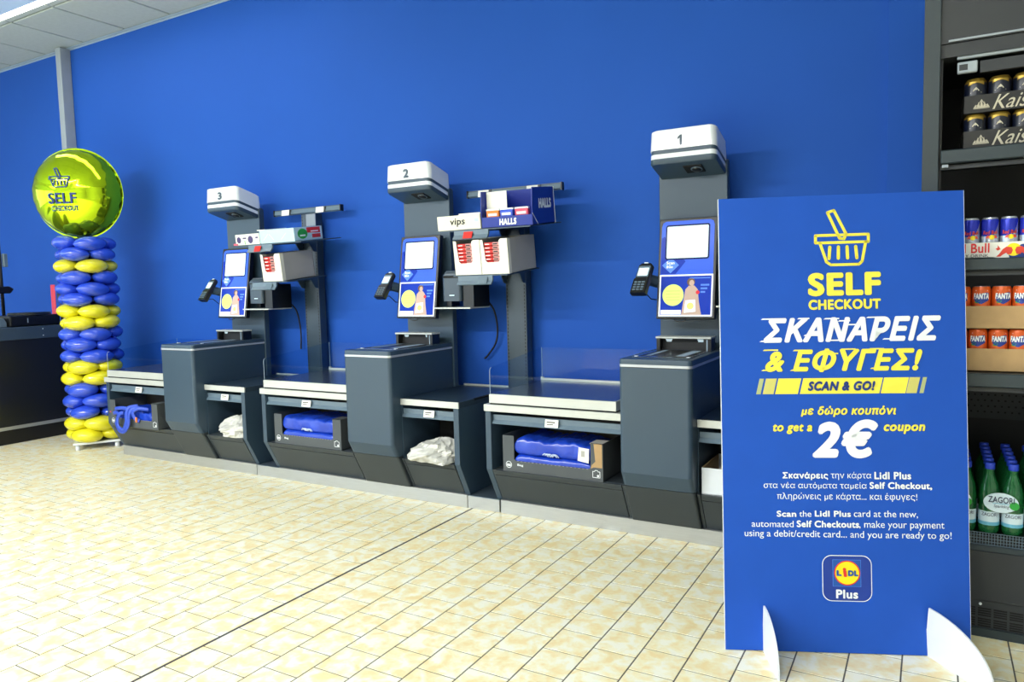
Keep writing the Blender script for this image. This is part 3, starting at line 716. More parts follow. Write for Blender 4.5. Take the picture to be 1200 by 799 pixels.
# chocolate bar cartons
def bar_carton(label, where, x, y, z0, w, h, d, right_mat, n, group):
    t = on_shelf('chocolate_carton', label, 'box', x, y, z0, group)
    MB().box(0, w, 0, d, 0, .003).build('base', 'paper', t); MB().box(0, w, d-.003, d, 0, h).build('back', right_mat, t)
    MB().box(0, .003, 0, d, 0, h).build('side', right_mat, t); MB().box(w-.003, w, .012, d, 0, h).build('side', right_mat, t)
    wl, wr, wb = w*.17, w*.70, h*.34
    pr_ = [(0, 0), (w, 0), (w, h), (wr+.012, h), (wr, h-.01), (wr, wb+.012), (wr-.012, wb), (wl+.012, wb), (wl, wb+.012), (wl-.01, h-.004), (0, h)]
    MB().prism(pr_, 'y', 0, .003).build('front_panel', 'paper', t); MB().box(w-.004, w+.0005, -.0005, .03, 0, h).build('corner_fold', 'creamcard', t)
    MB().box(.004, w-.004, .05, .054, .01, h*.9).build('inner_sheet', 'gap', t)  # black sheet stands in for the shade inside the open carton
    for k in range(n):
        zb = wb-.012+k*(h-wb-.004)/n
        bt_ = on_shelf('chocolate_bar', ['lowest', 'second lowest', 'third from the bottom', 'fourth from the bottom', 'fifth from the bottom', 'topmost'][k if k < n-1 else 5]+' red and white chocolate bar in '+where, 'sweets', x+wl-.008, y+.006, z0, 'chocolate bars in '+where)
        hh = (h-wb-.004)/n-.003
        o_ = Matrix.Translation((0, 0, zb))
        MB().box(0, (wr-wl)*.58, 0, .036, 0, hh).xf(o_).build('wrapper', 'red', bt_, .004, 2); MB().box((wr-wl)*.58, wr-wl+.016, 0, .036, 0, hh).xf(o_).build('wrapper_end', 'wrapend', bt_, .004, 2)
        flat([[((wr-wl)*.64, zb+hh*.3), ((wr-wl)*.95, zb+hh*.3), ((wr-wl)*.95, zb+hh*.7), ((wr-wl)*.64, zb+hh*.7)]], front(0, 0, 0)).build('wrapper_print', 'inkblk', bt_)
        flat([[(.008, zb+hh*.35), ((wr-wl)*.4, zb+hh*.35), ((wr-wl)*.4, zb+hh*.6), (.008, zb+hh*.6)]], front(0, 0, 0)).build('wrapper_print', 'whitep', bt_)
    return t
bar_carton('white chocolate carton left of its twin on the lower rack shelf by checkout 1', 'the left white carton', -2.375, 3.503, 1.303, .177, .195, .30, 'creamcard', 6, 'white chocolate cartons')
bar_carton('white chocolate carton right of its twin, with a pale grey side', 'the right white carton', -2.196, 3.503, 1.303, .177, .195, .32, 'greycard', 6, 'white chocolate cartons')
bar_carton('white chocolate carton with grey side, alone on the far rack', 'the far rack carton', -3.955, 3.503, 1.303, .185, .185, .30, 'greycard', 5, 'white chocolate cartons')
# boxes on the far rack
t = on_shelf('sweet_box', 'white sweet box with purple print on the far rack', 'box', -4.205, 3.50, 1.560)
b_ = MB().box(0, .235, 0, .20, 0, .072).build('box_body', 'paper', t, .002)
flat([disc(.035, .034, .022, 14), disc(.15, .034, .026, 14), [(.075, .04), (.11, .04), (.11, .05), (.075, .05)], [(.20, .04), (.225, .04), (.225, .05), (.20, .05)]], front(0, 0, 0)).build('purple_print', 'purple', b_)
flat([[(.09, .004), (.097, .004), (.097, .03), (.09, .03)]], front(0, 0, 0), .0012).build('green_print', 'green', b_)
MB().box(-.02, .02, -.004, .05, .0, .012).build('red_corner', 'pink', b_)
t = on_shelf('sweet_box', 'pale blue sweet box with green and red print on its side', 'box', -3.965, 3.502, 1.560)
b_ = MB().box(0, .325, 0, .26, 0, .090).build('box_body', 'paleblue', t, .002)
MB().box(-.03, .05, .01, .20, .088, .094).build('lid_flap', 'paper', b_)
flat([disc(.075, .046, .045, 16, .034)], side(.325, 0, 0)).build('green_print', 'green', b_); flat([[(.115, .05), (.24, .045), (.24, .085), (.115, .085)], [(.16, .015), (.24, .015), (.24, .04), (.16, .04)]], side(.325, 0, 0)).build('red_print', 'red', b_)
flat([[(.05, .03), (.10, .03), (.10, .04), (.05, .04)], [(.15, .055), (.22, .055), (.22, .062), (.15, .062)]], side(.325, 0, 0), .0014).build('white_print', 'whitep', b_)
flat([[(.03, .02), (.08, .06), (.085, .06), (.035, .02)], [(.13, .02), (.09, .06), (.095, .06), (.135, .02)], [(.2, .02), (.25, .06), (.255, .06), (.205, .02)]], front(0, 0, 0)).build('pale_print', 'whitep', b_)

# ------------------------------------------------------------------ bag cartons in the bagging cabinets
def noise_box(w, d, h, nx=18, ny=10, amp=.006, sag=.25, seed=0):
    """soft folded bag: pillow with rounded edges and creases"""
    rnd = random.Random(seed); ph = [rnd.uniform(0, 6.28) for _ in range(8)]
    mb = MB(); nz = 10
    loops = []
    for i in range(nx+1):
        t = i/nx; x = w*t; e = min(1, 14*min(t, 1-t)+.66)
        lp = []
        for j in range(28):
            a = 2*math.pi*j/28; c, s_ = math.cos(a), math.sin(a)
            yy = d/2+d/2*math.copysign(abs(c)**.22, c); zz = h/2+h/2*e*math.copysign(abs(s_)**.45, s_)
            k = amp*(math.sin(x*26+ph[0]+zz*60)*.8+.5*math.sin(x*61+ph[1]-yy*31)+.35*math.sin(x*130+ph[2]+zz*90))
            lp.append((x, yy+k*.5, max(0, zz+(k*(.6+sag*s_) if s_ > 0 else 0))))
        loops.append(lp)
    return mb.loft(loops, 0, True)
def bag_carton(idx, label, ux, dy):
    t = thing('bag_carton', label, 'carton', (ux+.067, 3.28+dy, .2635), group='dark bag cartons in the cabinets')
    w, h, d = .57, .190, .30
    MB().box(0, w, .004, d, 0, .004).build('base', 'carton', t); MB().box(0, w, d-.004, d, 0, h).build('back', 'cartonin', t)
    MB().box(0, .004, .004, d, 0, h).build('side', 'carton', t); MB().box(w-.004, w, .004, d, 0, h).build('side', 'carton', t)
    fp = [(0, 0), (w, 0), (w, h), (w-.065, h), (w-.067, .066), (w-.08, .058), (.08, .058), (.067, .066), (.067, h), (0, h)]
    fr = MB().prism(fp, 'y', 0, .005).build('front', 'carton', t)
    flat(ring(.035, .036, .018, .003)+[[(.024, .044), (.024, .028), (.046, .028), (.046, .044), (.040, .036), (.035, .043), (.030, .036)]], front(0, 0, 0)).build('crown_mark', 'whitep', fr)
    flat(stroke([(.515, .020), (.515, .050), (.524, .050), (.528, .056), (.540, .056), (.544, .050), (.553, .050), (.553, .020)], .003, True)+[disc(.543, .029, .006, 10)], front(0, 0, 0)).build('bag_mark', 'whitep', fr)
    flat([[(.085+i*.022, .0565), (.094+i*.022, .0565), (.094+i*.022, .0585), (.085+i*.022, .0585)] for i in range(19)], front(0, 0, 0)).build('perforation', 'greycard', fr)
    MB().box(w-.07, w-.004, .0, .09, h-.003, h).build('top_flap', 'greycard' if idx == 0 else 'carton', t)
    return t
c1 = bag_carton(0, 'dark grey carton with a torn brown corner, in the cabinet of the nearest checkout', X1U+DX[0], 0)
MB().prism([(.522, .188), (.566, .188), (.566, .07), (.520, .07), (.505, .062), (.51, .08), (.53, .10)], 'y', -.0015, -.0002).build('torn_patch', 'kraft', c1)
bag_carton(1, 'dark grey carton of neat blue bags in the middle checkout cabinet', X1U+DX[1], 0)
bag_carton(2, 'dark grey carton with loose blue bags in the bagging cabinet of checkout 3', X1U+DX[2], -.05)
for k in (0, 1):
    n = ('the nearest checkout', 'the middle checkout')[k]
    ox, oy = X1U+DX[k]+.067+.0675, 3.2875
    for q, (zz, hh, lab, sd) in enumerate(((.2685, .085, 'lower folded blue shopping bag in the carton of ', 3+k), (.350, .090, 'upper folded blue shopping bag in the carton of ', 8+k))):
        b = thing('shopping_bag', lab+n, 'bag', (ox, oy+.004*q, zz), group='folded blue shopping bags')
        noise_box(.434, .27, hh, 60, 10, .002+.0035*q, .6, sd).build('folded_bag', 'bagblue', b)
        if q == 1:
            rnd = random.Random(sd); mb = MB()
            for i in range(5):
                x = .17+i*.014+rnd.uniform(-.004, .004); mb.tube([(x, -.004, .012+rnd.uniform(0, .006)), (x+.01, -.007, .026), (x+.022, -.006, .022), (x+.03, -.003, .010)], .006, 6, ry=.003)
            mb.build('clear_tag', 'film', b)
            if k == 0:
                w_ = MB().prism([(.365, .008), (.425, .0), (.428, .072), (.372, .076)], 'y', -.010, -.008).build('paper_label', 'paper', b)
                flat([[(.385, .03), (.405, .03), (.405, .06), (.385, .06)]], front(0, -.010, 0)).build('label_print', 'greycard', w_)
        else:
            text('lettering', 'Bag', (.02, .055, .025, .04), front(0, -.008, 0), 'whitep', b, .02)
# loose bag with straps at checkout 3
ox, oy = X1U+DX[2]+.067, 3.23
b = thing('shopping_bag', 'crumpled blue shopping bag with straps hanging over the carton front at checkout 3', 'bag', (ox, oy, .2685))
noise_box(.44, .25, .11, 60, 10, .009, .5, 21).xf(Matrix.Translation((.05, .015, 0))).build('bag_body', 'bagblue', b)
def ribbon(path, w, t=.003, mi=0):
    P = [Vector(p) for p in path]; out = []
    for i in range(len(P)-1):
        a, b_, c, d = P[max(i-1, 0)], P[i], P[i+1], P[min(i+2, len(P)-1)]
        for k in range(6):
            q = k/6; out.append(.5*((2*b_)+(c-a)*q+(2*a-5*b_+4*c-d)*q*q+(3*b_-a-3*c+d)*q**3))
    out.append(P[-1]); loops = []
    for i, p in enumerate(out):
        d = (out[min(i+1, len(out)-1)]-out[max(i-1, 0)]).normalized()
        n = Vector((.25, -1, .15)); s_ = d.cross(n).normalized(); n = s_.cross(d).normalized()
        loops.append([p+s_*w/2+n*t, p-s_*w/2+n*t, p-s_*w/2-n*t, p+s_*w/2-n*t])
    return MB().loft(loops, 0, True)
R_ = [[(.02, .02, .105), (.10, -.01, .125), (.20, -.015, .135), (.28, .01, .12)],
      [(.30, .03, .15), (.255, -.015, .14), (.245, -.03, .09), (.25, -.035, .04), (.21, -.038, -.02), (.15, -.037, -.005), (.14, -.035, .05), (.175, -.033, .095), (.205, -.025, .10)],
      [(.33, .02, .14), (.285, -.012, .13), (.270, -.028, .08), (.268, -.033, .02), (.22, -.037, -.035), (.155, -.034, -.03), (.12, -.032, .03)],
      [(.42, .03, .13), (.36, -.01, .14), (.31, -.02, .11), (.33, -.012, .06), (.37, -.01, .05)],
      [(.04, .0, .085), (.12, -.02, .095), (.15, -.02, .07)]]
for p_ in R_: ribbon(p_, .026).build('strap', 'strap', b)
MB().box(.335, .352, -.02, -.014, .04, .075).build('brand_tag', 'orange', b); MB().box(.0, .012, -.004, .002, .088, .098).build('strap_end', 'pink', b)

# ------------------------------------------------------------------ things in the basket cabinets
def crumple(name, label, c, rad, seed, m='bagwhite'):
    rnd = random.Random(seed); P = [(Vector((rnd.uniform(-1, 1), rnd.uniform(-1, 1), rnd.uniform(-1, 1))).normalized(), rnd.uniform(3, 11), rnd.uniform(0, 6.28)) for _ in range(16)]
    mb = MB().ell((0, 0, 0), (1, 1, 1), 34, 20); mb.sm = [False]*len(mb.f)
    tri = lambda q: abs(((q/3.1416) % 2)-1)
    out = []
    for v in mb.v:
        d = Vector(v).normalized(); k = .35+sum(tri(p.dot(d)*f_+q)*.075 for p, f_, q in P)+rnd.uniform(-.05, .05)
        zz = d.z*k*rad[2] if d.z < 0 else (abs(d.z)**1.3)*k*rad[2]
        out.append((d.x*k*rad[0], d.y*k*rad[1], max(-rad[2]*.38, zz)+rad[2]*.38))
    mb.v = out; o = tag(mb.build(name, m), label, 'plastic bag', 'white plastic bags in the cabinets'); o.location = c
    return o
crumple('plastic_bag', 'crumpled white plastic bag in the middle checkout, spilling over the edge', (-2.425, 3.365, .264), (.17, .16, .085), 3)
crumple('plastic_bag', 'crumpled off-white plastic bag inside the far checkout by the balloons', (-4.11, 3.385, .264), (.17, .14, .10), 11)
o = tag(MB().tube([(-.055, .02, 0), (-.04, 0, .06), (.0, -.01, .085), (.045, 0, .075), (.06, .03, .02)], .006, 8).build('yellow_strap', 'yellow2'), 'dull yellow strap behind the white bag at checkout 2', 'strap'); o.location = (-2.335, 3.56, .268)
t = thing('white_bin', 'white open box in the basket cabinet of checkout 1', 'box', (X1U+1.122, 3.285, .2635))
w, d, h = .33, .30, .125
MB().box(0, w, 0, d, 0, .004).build('base', 'white', t); MB().box(0, w, 0, .004, 0, h).build('front', 'white', t, .001); MB().box(0, w, d-.004, d, 0, h).build('back', 'white', t)
MB().box(0, .004, .004, d-.004, 0, h).build('side', 'kraft', t); MB().box(w-.004, w, .004, d-.004, 0, h).build('side', 'white', t)
crumple('plastic_bag', 'bunched white plastic bag lying in the open white box at checkout 1', (X1U+1.29, 3.43, .27), (.13, .11, .13), 5)

# ------------------------------------------------------------------ balloon column
BX, BY = -5.975, 3.475
bc = thing('balloon_column', 'column of stacked blue and yellow balloons on a white stand', 'balloons', (BX, BY, 0), math.radians(57))
MB().box(-.17, .17, -.17, .17, .045, .062).build('stand_board', 'white', bc, .003)
ft = MB().lathe([(.014, 0), (.017, .005), (.017, .045)], 14).mesh('stand_foot', 'white')
for x in (-.14, .14):
    for y in (-.14, .14):
        o = link('stand_foot', ft, bc); o.location = (x, y, 0)
MB().lathe([(.012, .06), (.012, 1.69)], 12).build('pole', 'white', bc)
def lemon():
    mb = MB(); n = 20; pr_ = []
    for i in range(15):
        t = -1+2*i/14; r = (1-abs(t)**2.1)**.62 if abs(t) < 1 else 0
        pr_.append((max(r, .06 if abs(t) < 1 else .03), t))
    mb.lathe(pr_, n)
    return mb.mp(lambda x, y, z: (z*.122, x*.09, y*.058)).mesh('balloon', 'bblue')
lb = lemon(); ly2 = lb.copy(); ly2.materials.clear(); ly2.materials.append(M['byel'])
seq = 'YYBBBYYBBBYYBBBYBB'
rnd = random.Random(5)
for i, ch in enumerate(seq):
    z = .118+i*.0905
    for q in range(4):
        a = math.radians(45*(i % 2)+90*q+rnd.uniform(-4, 4)-30)
        o = link('balloon', lb if ch == 'B' else ly2, bc); rr = .142
        o.location = (rr*math.cos(a), rr*math.sin(a), z+rnd.uniform(-.006, .006)); k = rnd.uniform(.97, 1.05)+(.06 if i < 2 else 0)
        o.rotation_euler = (rnd.uniform(-.08, .08), rnd.uniform(-.07, .07), a+math.pi/2); o.scale = (k, k, k)
for q in range(5):
    o = MB().lathe([(.006, 0), (.010, .012), (.007, .024)], 8).build('balloon_knot', 'byel' if q in (1, 4) else 'bblue', bc); o.location = (.17, -.06+.004*q, [.30, .46, .72, .88, 1.28][q])
# foil balloon
R, T = .350, .215
def fh(r, a):
    q = min(r/R, 1.0)
    base = T*(1-q**2.6)**.6 if q < 1 else 0
    wr = 1-.10*q**5*(0.5+0.5*math.cos(22*a))-.05*q**2*(.5+.5*math.cos(11*a+.6))
    return base*wr
fb = thing('foil_balloon', 'round lime green foil balloon with a basket print on top of the column', 'balloon', (BX-.045, BY, 2.062))
fb.rotation_euler = (math.radians(3), 0, math.radians(31))
def foil(sign):
    mb = MB(); n = 88; rs = [0, .12, .24, .36, .46, .56, .65, .73, .80, .86, .91, .95, .98, 1.0]; o = len(mb.v)
    for q in rs:
        for j in range(n):
            a = 2*math.pi*j/n; r = max(q*R, 1e-4)*(1-.012*q**6*(.5+.5*math.cos(22*a)))
            mb.v.append((r*math.cos(a), -sign*fh(r, a), r*math.sin(a)))
    for i in range(len(rs)-1):
        for j in range(n):
            k = (j+1) % n; mb.f.append((i*n+j, i*n+k, (i+1)*n+k, (i+1)*n+j)); mb.mi.append(0); mb.sm.append(True)
    return mb
foil(1).build('front_skin', 'foil', fb, weld=False); foil(-1).build('rear_skin', 'foil', fb)
MB().add([(r*math.cos(2*math.pi*j/88), 0, r*math.sin(2*math.pi*j/88)) for r in (R*.985, R+.012) for j in range(88)], [(j, (j+1) % 88, 88+(j+1) % 88, 88+j) for j in range(88)], 0, True).build('seam', 'foil', fb)
MB().box(-.02, .02, -.004, .004, -.362, -.34).build('tail', 'foil', fb, .002)
def onfoil(mb): return mb.mp(lambda x, y, z: (x, -fh(math.hypot(x, y), math.atan2(y, x))-.007-z, y))
text_ = text_mb('SELF', -.12, .10, -.09, -.005, .018); onfoil(text_).build('lettering', 'navy', fb)
text_ = text_mb('CHECKOUT', -.105, .105, -.146, -.105, .03); onfoil(text_).build('lettering', 'navy', fb)
mb = MB()
for p_ in basket_strokes(.055): mb.add([(a*.16-.02, .04+b_*.135, 0) for a, b_ in p_], [tuple(range(len(p_)))])
onfoil(mb).build('basket_icon', 'navy', fb)

# ------------------------------------------------------------------ staffed counter on the left
ct = thing('checkout_counter', 'long black checkout counter at the left edge', 'counter', (-7.15, 2.4, 0))
MB().box(-.40, .44, -1.6, 1.45, .155, .88).build('counter_body', 'counter', ct)
MB().box(-.37, .40, -1.6, 1.42, 0, .128).build('kick_base', 'black', ct); MB().box(-.38, .445, -1.6, 1.45, .128, .156).build('metal_strip', 'steel', ct)
e_ = MB().box(-.42, .45, -1.6, 1.46, .88, .985).build('counter_top', 'cbelt', ct, .004)
for y in (.55, 1.08):
    for z in (.905, .962): MB().box(.45, .4515, y-.004, y+.004, z-.004, z+.004).build('bolt', 'whitep', e_)
def cthing(name, label, cat, x, y): return thing(name, label, cat, (x, y, .9855))
t = cthing('card_printer', 'low black till device on the left counter', 'device', -6.98, 3.28)
MB().box(-.16, .16, 0, .42, 0, .095).build('device_body', 'black', t, .012, 2); MB().loft([[(x*1.0, y, .097) for x, y in disc(0, .24, .17, 24)], [(x, y, .117) for x, y in disc(0, .24, .16, 24)]], 0, True).build('round_top', 'counter', t)
MB().box(.1605, .1615, .14, .147, .03, .07).build('side_mark', 'trim', t)
t = cthing('receipt_roll', 'blue grey rounded device beside the black till device', 'device', -6.93, 3.17)
MB().prism([(0, 0), (.10, 0), (.10, .04), (.08, .075), (.04, .082), (.01, .05)], 'x', -.08, .08).build('device_body', 'rail', t, .004); MB().box(-.07, .07, -.004, .02, .004, .03).build('device_slot', 'black', t)
t = cthing('red_sign', 'small upright red panel behind the till device', 'sign', -7.05, 3.775)
MB().box(-.035, .035, -.003, .003, .01, .36).build('sign_panel', 'redpanel', t, .002); MB().box(-.06, .06, -.03, .03, 0, .01).build('sign_foot', 'black', t)
t = cthing('card_reader', 'black card reader standing beside the red panel', 'device', -6.86, 3.74)
MB().box(-.035, .035, -.02, .02, .20, .36).build('reader_body', 'black', t, .006); MB().box(-.012, .012, -.01, .01, .0, .20).build('reader_stem', 'black', t); MB().box(-.05, .05, -.04, .04, 0, .008).build('reader_foot', 'black', t); MB().box(.0352, .036, -.012, -.004, .22, .228).build('reader_light', 'display', t)
t = cthing('till_monitor', 'till monitor on a thin black pole at the left edge', 'monitor', -7.32, 3.475)
MB().lathe([(.014, 0), (.014, 1.15)], 12).build('pole', 'cable', t); MB().lathe([(.07, 0), (.07, .008), (.02, .016)], 20).build('pole_foot', 'black', t)
s_ = MB().box(-.02, .0, -.32, -.02, .43, .63).build('monitor_screen', 'black', t, .004); MB().box(0, .001, -.305, -.032, .445, .615).build('screen_picture', 'scrwhite', s_)
MB().box(-.01, .03, .02, .055, .53, .65).build('customer_display', 'rail', t, .005); MB().prism([(-.08, .29), (.06, .29), (.09, .33), (.05, .355), (-.08, .35)], 'x', -.03, .03).build('scanner_holder', 'black', t, .006)

# ------------------------------------------------------------------ poster standee
st = thing('poster_board', 'tall blue self checkout poster board standing on two white feet', 'sign', (-.228, 2.5665, 0), math.atan2(.309, .714))
BW, BH = .389, 1.518
bd = MB().box(-BW, BW, -.005, .005, 0, BH).build('board', ['board'], st)
bd.rotation_euler = (-math.atan2(.12, 1.514), 0, 0); bd.location = (0, 0, .002)
MB().box(-BW-.0012, -BW, -.0052, .0052, 0, BH).build('board_edge', 'foam', bd); MB().box(BW, BW+.0012, -.0052, .0052, 0, BH).build('board_edge', 'foam', bd)
MB().box(-BW, BW, .0052, .0062, 0, BH).build('board_back', 'foam', bd)
F0 = front(0, -.005, 0)
def bt(s, fit, m='whitep', bold=0.0, shear=0.0): return text('lettering', s, fit, F0, m, bd, bold, shear)
flat([[(a*.171+.0091, 1.2863+b_*.164) for a, b_ in p_] for p_ in basket_strokes(.055)], F0).build('basket_icon', 'yellow', bd)
bt('SELF', (-.1034, .1278, 1.1828, 1.2612), 'yellow', .05)
bt('CHECKOUT', (-.1024, .1266, 1.1379, 1.1721), 'yellow', .045)
bt('ΣΚΑΝΑΡΕΙΣ', (-.2500, .3128, 1.0309, 1.1126), 'whitep', .045, .28)
bt('& ΕΦΥΓΕΣ!', (-.2450, .253, .9312, 1.0094), 'yellow', .045, .28)
# speed streaks on the slanted letters
sk = []
for u_, v_, l_ in ((-.2567, 1.108, .05), (-.14, 1.108, .04), (-.055, 1.106, .05), (-.01, 1.098, .04), (.08, 1.108, .06), (-.262, 1.034, .05), (-.12, 1.052, .05), (-.05, 1.034, .05), (.13, 1.036, .06), (.02, 1.085, .045)):
    sk.append([(u_, v_), (u_+l_, v_), (u_+l_, v_+.0045), (u_+.006, v_+.0045)])
for p_ in sk: flat([p_], F0, .0007).build('streak', 'whitep', bd)
sk = []
for u_, v_, l_ in ((-.252, 1.004, .05), (-.155, 1.002, .05), (-.06, .99, .05), (-.005, 1.004, .05), (.085, 1.004, .05), (-.257, .937, .04), (-.165, .936, .05), (.09, .94, .05), (.17, 1.002, .04)):
    sk.append([(u_, v_), (u_+l_, v_), (u_+l_, v_+.0045), (u_+.006, v_+.0045)])
for p_ in sk: flat([p_], F0, .0007).build('streak', 'yellow', bd)
def para(a, b_, y0=.8590, y1=.9112, s_=.012): return [(a, y0), (b_-s_, y0), (b_, y1), (a+s_, y1)]
for q_, n_, m_ in ((para(-.2143, -.1289), 'yellow_bar', 'yellow'), (para(-.1345, .130), 'yellow_bar', 'yellow'), (para(.1219, .2113), 'yellow_bar', 'yellow'), (para(-.2548, -.2073), 'olive_bar', 'yellow2'), (para(.2013, .2461), 'olive_bar', 'yellow2'), (para(-.2758, -.2492), 'sage_bar', 'yellow3'), (para(.2428, .2675), 'sage_bar', 'yellow3')):
    flat([q_], F0).build(n_, m_, bd)
text('lettering', 'SCAN & GO!', (-.1089, .1049, .8687, .9007), F0, 'navy', bd, .055, .25, .0014)
bt('με δώρο κουπόνι', (-.1324, .1689, .782, .8189), 'yellow', .04, .22)
bt('to get a', (-.2235, -.0968, .7254, .759), 'yellow', .04, .22)
bt('2€', (-.098, .112, .6453, .7736), 'whitep', .05, .22)
bt('coupon', (.1295, .2589, .7252, .7570), 'yellow', .04, .22)
bt('Σκανάρεις', (-.1947, -.0486, .5723, .5993), bold=.035); bt('την κάρτα', (-.0397, .0883, .5732, .6001)); bt('Lidl Plus', (.0977, .2127, .5761, .6007), bold=.035)
bt('στα νέα αυτόματα ταμεία', (-.2558, .0735, .5405, .5654)); bt('Self Checkout,', (.0823, .2768, .5412, .5672), bold=.035)
bt('πληρώνεις με κάρτα... και έφυγες!', (-.2132, .2308, .5024, .5307))
bt('Scan', (-.2155, -.1525, .4492, .4697), bold=.035); bt('the', (-.1425, -.1037, .4499, .4704)); bt('Lidl Plus', (-.093, .0216, .451, .4713), bold=.035); bt('card at the new,', (.0314, .2322, .4479, .4732))
bt('automated', (-.2971, -.1613, .4145, .4359)); bt('Self Checkouts', (-.1514, .0471, .4152, .4381), bold=.035); bt(', make your payment', (.0478, .3136, .4085, .4393))
bt('using a debit/credit card... and you are ready to go!', (-.3204, .3351, .3754, .405))
# app badge
def rr(u0, u1, v0, v1, r, n=6): return [(x, y) for x, y, z in rrect(u0, u1, v0, v1, r, 0, n)]
flat([rr(-.0719, .0853, .171, .3238, .03)], F0, .0006).build('badge_border', 'whitep', bd); flat([rr(-.0695, .0829, .1734, .3214, .028)], F0, .0010).build('badge_field', 'navyicon', bd)
flat([[(-.0388, .2207), (.0508, .2207), (.0508, .3094), (-.0388, .3094)]], F0, .0013).build('logo_line', 'scrpale', bd); flat([[(-.0378, .2217), (.0498, .2217), (.0498, .3084), (-.0378, .3084)]], F0, .0016).build('logo_square', 'logob', bd)
flat([disc(.0069, .2655, .0412, 40)], F0, .0019).build('logo_ring', 'logor', bd); flat([disc(.0069, .2655, .0375, 40)], F0, .0022).build('logo_disc', 'logoy', bd)
text('lettering', 'L', (-.0274, -.0110, .2560, .2750), F0, 'logob', bd, .06, lift=.0026); text('lettering', 'DL', (.0095, .0411, .2560, .2750), F0, 'logob', bd, .06, lift=.0026)
text('lettering', 'i', (-.0075, .0055, .2530, .2830), F0, 'logor', bd, .06, -.1, lift=.0026)
text('lettering', 'Plus', (-.0294, .0399, .1811, .2106), F0, 'whitep', bd, .035, lift=.0016)
def foot(x, ang, L, H):
    pts = [(.012, 0), (.012, .0)]
    arc = [(-.004-L*math.sin(math.pi/2*i/12)**1.0, H*math.cos(math.pi/2*i/12)**.85) for i in range(13)]
    prof = [(.14, 0), (.14, .02), (.006, .09)]+[(.0, H)]+arc[1:]
    f_ = MB().prism([(p[0], max(p[1], 0)) for p in prof], 'x', -.0028, .0028).build('foot', 'foam', st)
    f_.location = (x, -.004, 0); f_.rotation_euler = (0, 0, ang); return f_
foot(-.263, math.radians(1), .182, .157); foot(.258, math.radians(19), .25, .163)

# ------------------------------------------------------------------ drinks cooler on the right
ck = thing('drinks_cooler', 'tall dark open drinks cooler at the right edge', 'cooler', (0, 2.89, 0))
CW = 1.25
MB().box(-.037, .012, 0, .80, 0, 2.45).build('side_wall', 'cooler', ck, .002); MB().box(CW-.05, CW, 0, .80, 0, 2.45).build('side_wall', 'cooler', ck, .002)
MB().box(.012, CW-.05, .012, .80, 2.009, 2.45).build('header_panel', 'cooler2', ck); MB().box(.012, CW-.05, .74, .80, 0, 2.009).build('back_panel', 'coolin', ck)
MB().box(.012, .02, .03, .74, .3, 2.009).build('inner_lining', 'coolin', ck)
MB().box(.034, CW-.05, .006, .0125, 2.012, 2.018).build('header_trim', 'post', ck); MB().box(.012, CW-.05, .02, .10, 1.965, 2.008).build('air_duct', 'cooler2', ck)
MB().tube([(.060, .035, 1.962), (CW-.06, .035, 1.962)], .007, 10).build('lamp_tube', 'post', ck); MB().box(.125, CW-.06, .03, .05, 1.905, 1.942).build('lamp_cover', 'cooler2', ck)
d_ = MB().box(.061, .118, .018, .04, 1.908, 1.944).build('thermostat', 'post', ck, .003); MB().box(.066, .090, .0172, .018, 1.916, 1.935).build('readout', 'cooler2', d_)
for z, h in ((1.657, .044), (1.294, .039), (.912, .046)):
    s_ = MB().box(.018, CW-.055, .012, .48, z-.012, z).build('shelf', 'coolin', ck)
    MB().box(.018, CW-.055, -.012, .012, z-h, z).build('shelf_front', 'cooler', s_, .003); MB().box(.018, CW-.055, .012, .03, z-h-.018, z-h-.004).build('shelf_rail', 'cooler2', s_)
    MB().box(.022, .04, -.004, .02, z-h-.012, z-h-.003).build('shelf_clip', 'post', s_)
MB().box(.012, CW-.05, .03, .74, .30, .345).build('deck', 'coolin', ck)
lat = MB(); n = int((CW-.07)/.0085)
for i in range(n): lat.box(.02+i*.0085, .0217+i*.0085, .012, .0145, .322, .364)
for z in (.322, .3325, .343, .3535, .3625): lat.box(.018, CW-.055, .0125, .014, z, z+.0016)
lat.build('wire_guard', 'rail', ck)
dm = MB(); 
for i in range(40):
    for j in range(9): dm.box(.03+i*.024+(.012 if j % 2 else 0), .037+i*.024+(.012 if j % 2 else 0), .738, .7401, .66+j*.024, .667+j*.024)
dm.build('perforations', 'gap', ck); MB().box(.05, CW-.06, .7385, .7402, .635, .885).build('perforated_panel', 'cooler2', ck)
MB().box(.012, CW-.05, .006, .06, .300, .322).build('deck_ledge', 'cooler', ck, .003); MB().box(.012, CW-.05, .008, .05, .127, .300).build('front_panel', 'cooler2', ck, .002)
MB().box(.012, CW-.05, .014, .05, .030, .127).build('vent_panel', 'cooler2', ck); MB().box(.012, CW-.05, .004, .05, 0, .030).build('kick_strip', 'cooler', ck)
sl = MB()
for i in range(26):
    for j in range(2):
        for k in range(4): sl.box(.020+i*.0455, .058+i*.0455, .0125, .0142, .034+j*.037+k*.008, .0385+j*.037+k*.008)
sl.build('vent_slots', 'gap', ck)
MB().lathe([(.005, 0), (.004, .004)], 10).mp(lambda x, y, z: (x+.163, -z+.013, y+.113)).build('lock', 'whitep', ck)

def wrap(mb, r): return mb.mp(lambda x, y, z: (math.sin(x/r)*(r+.0006), -math.cos(x/r)*(r+.0006+z), y))
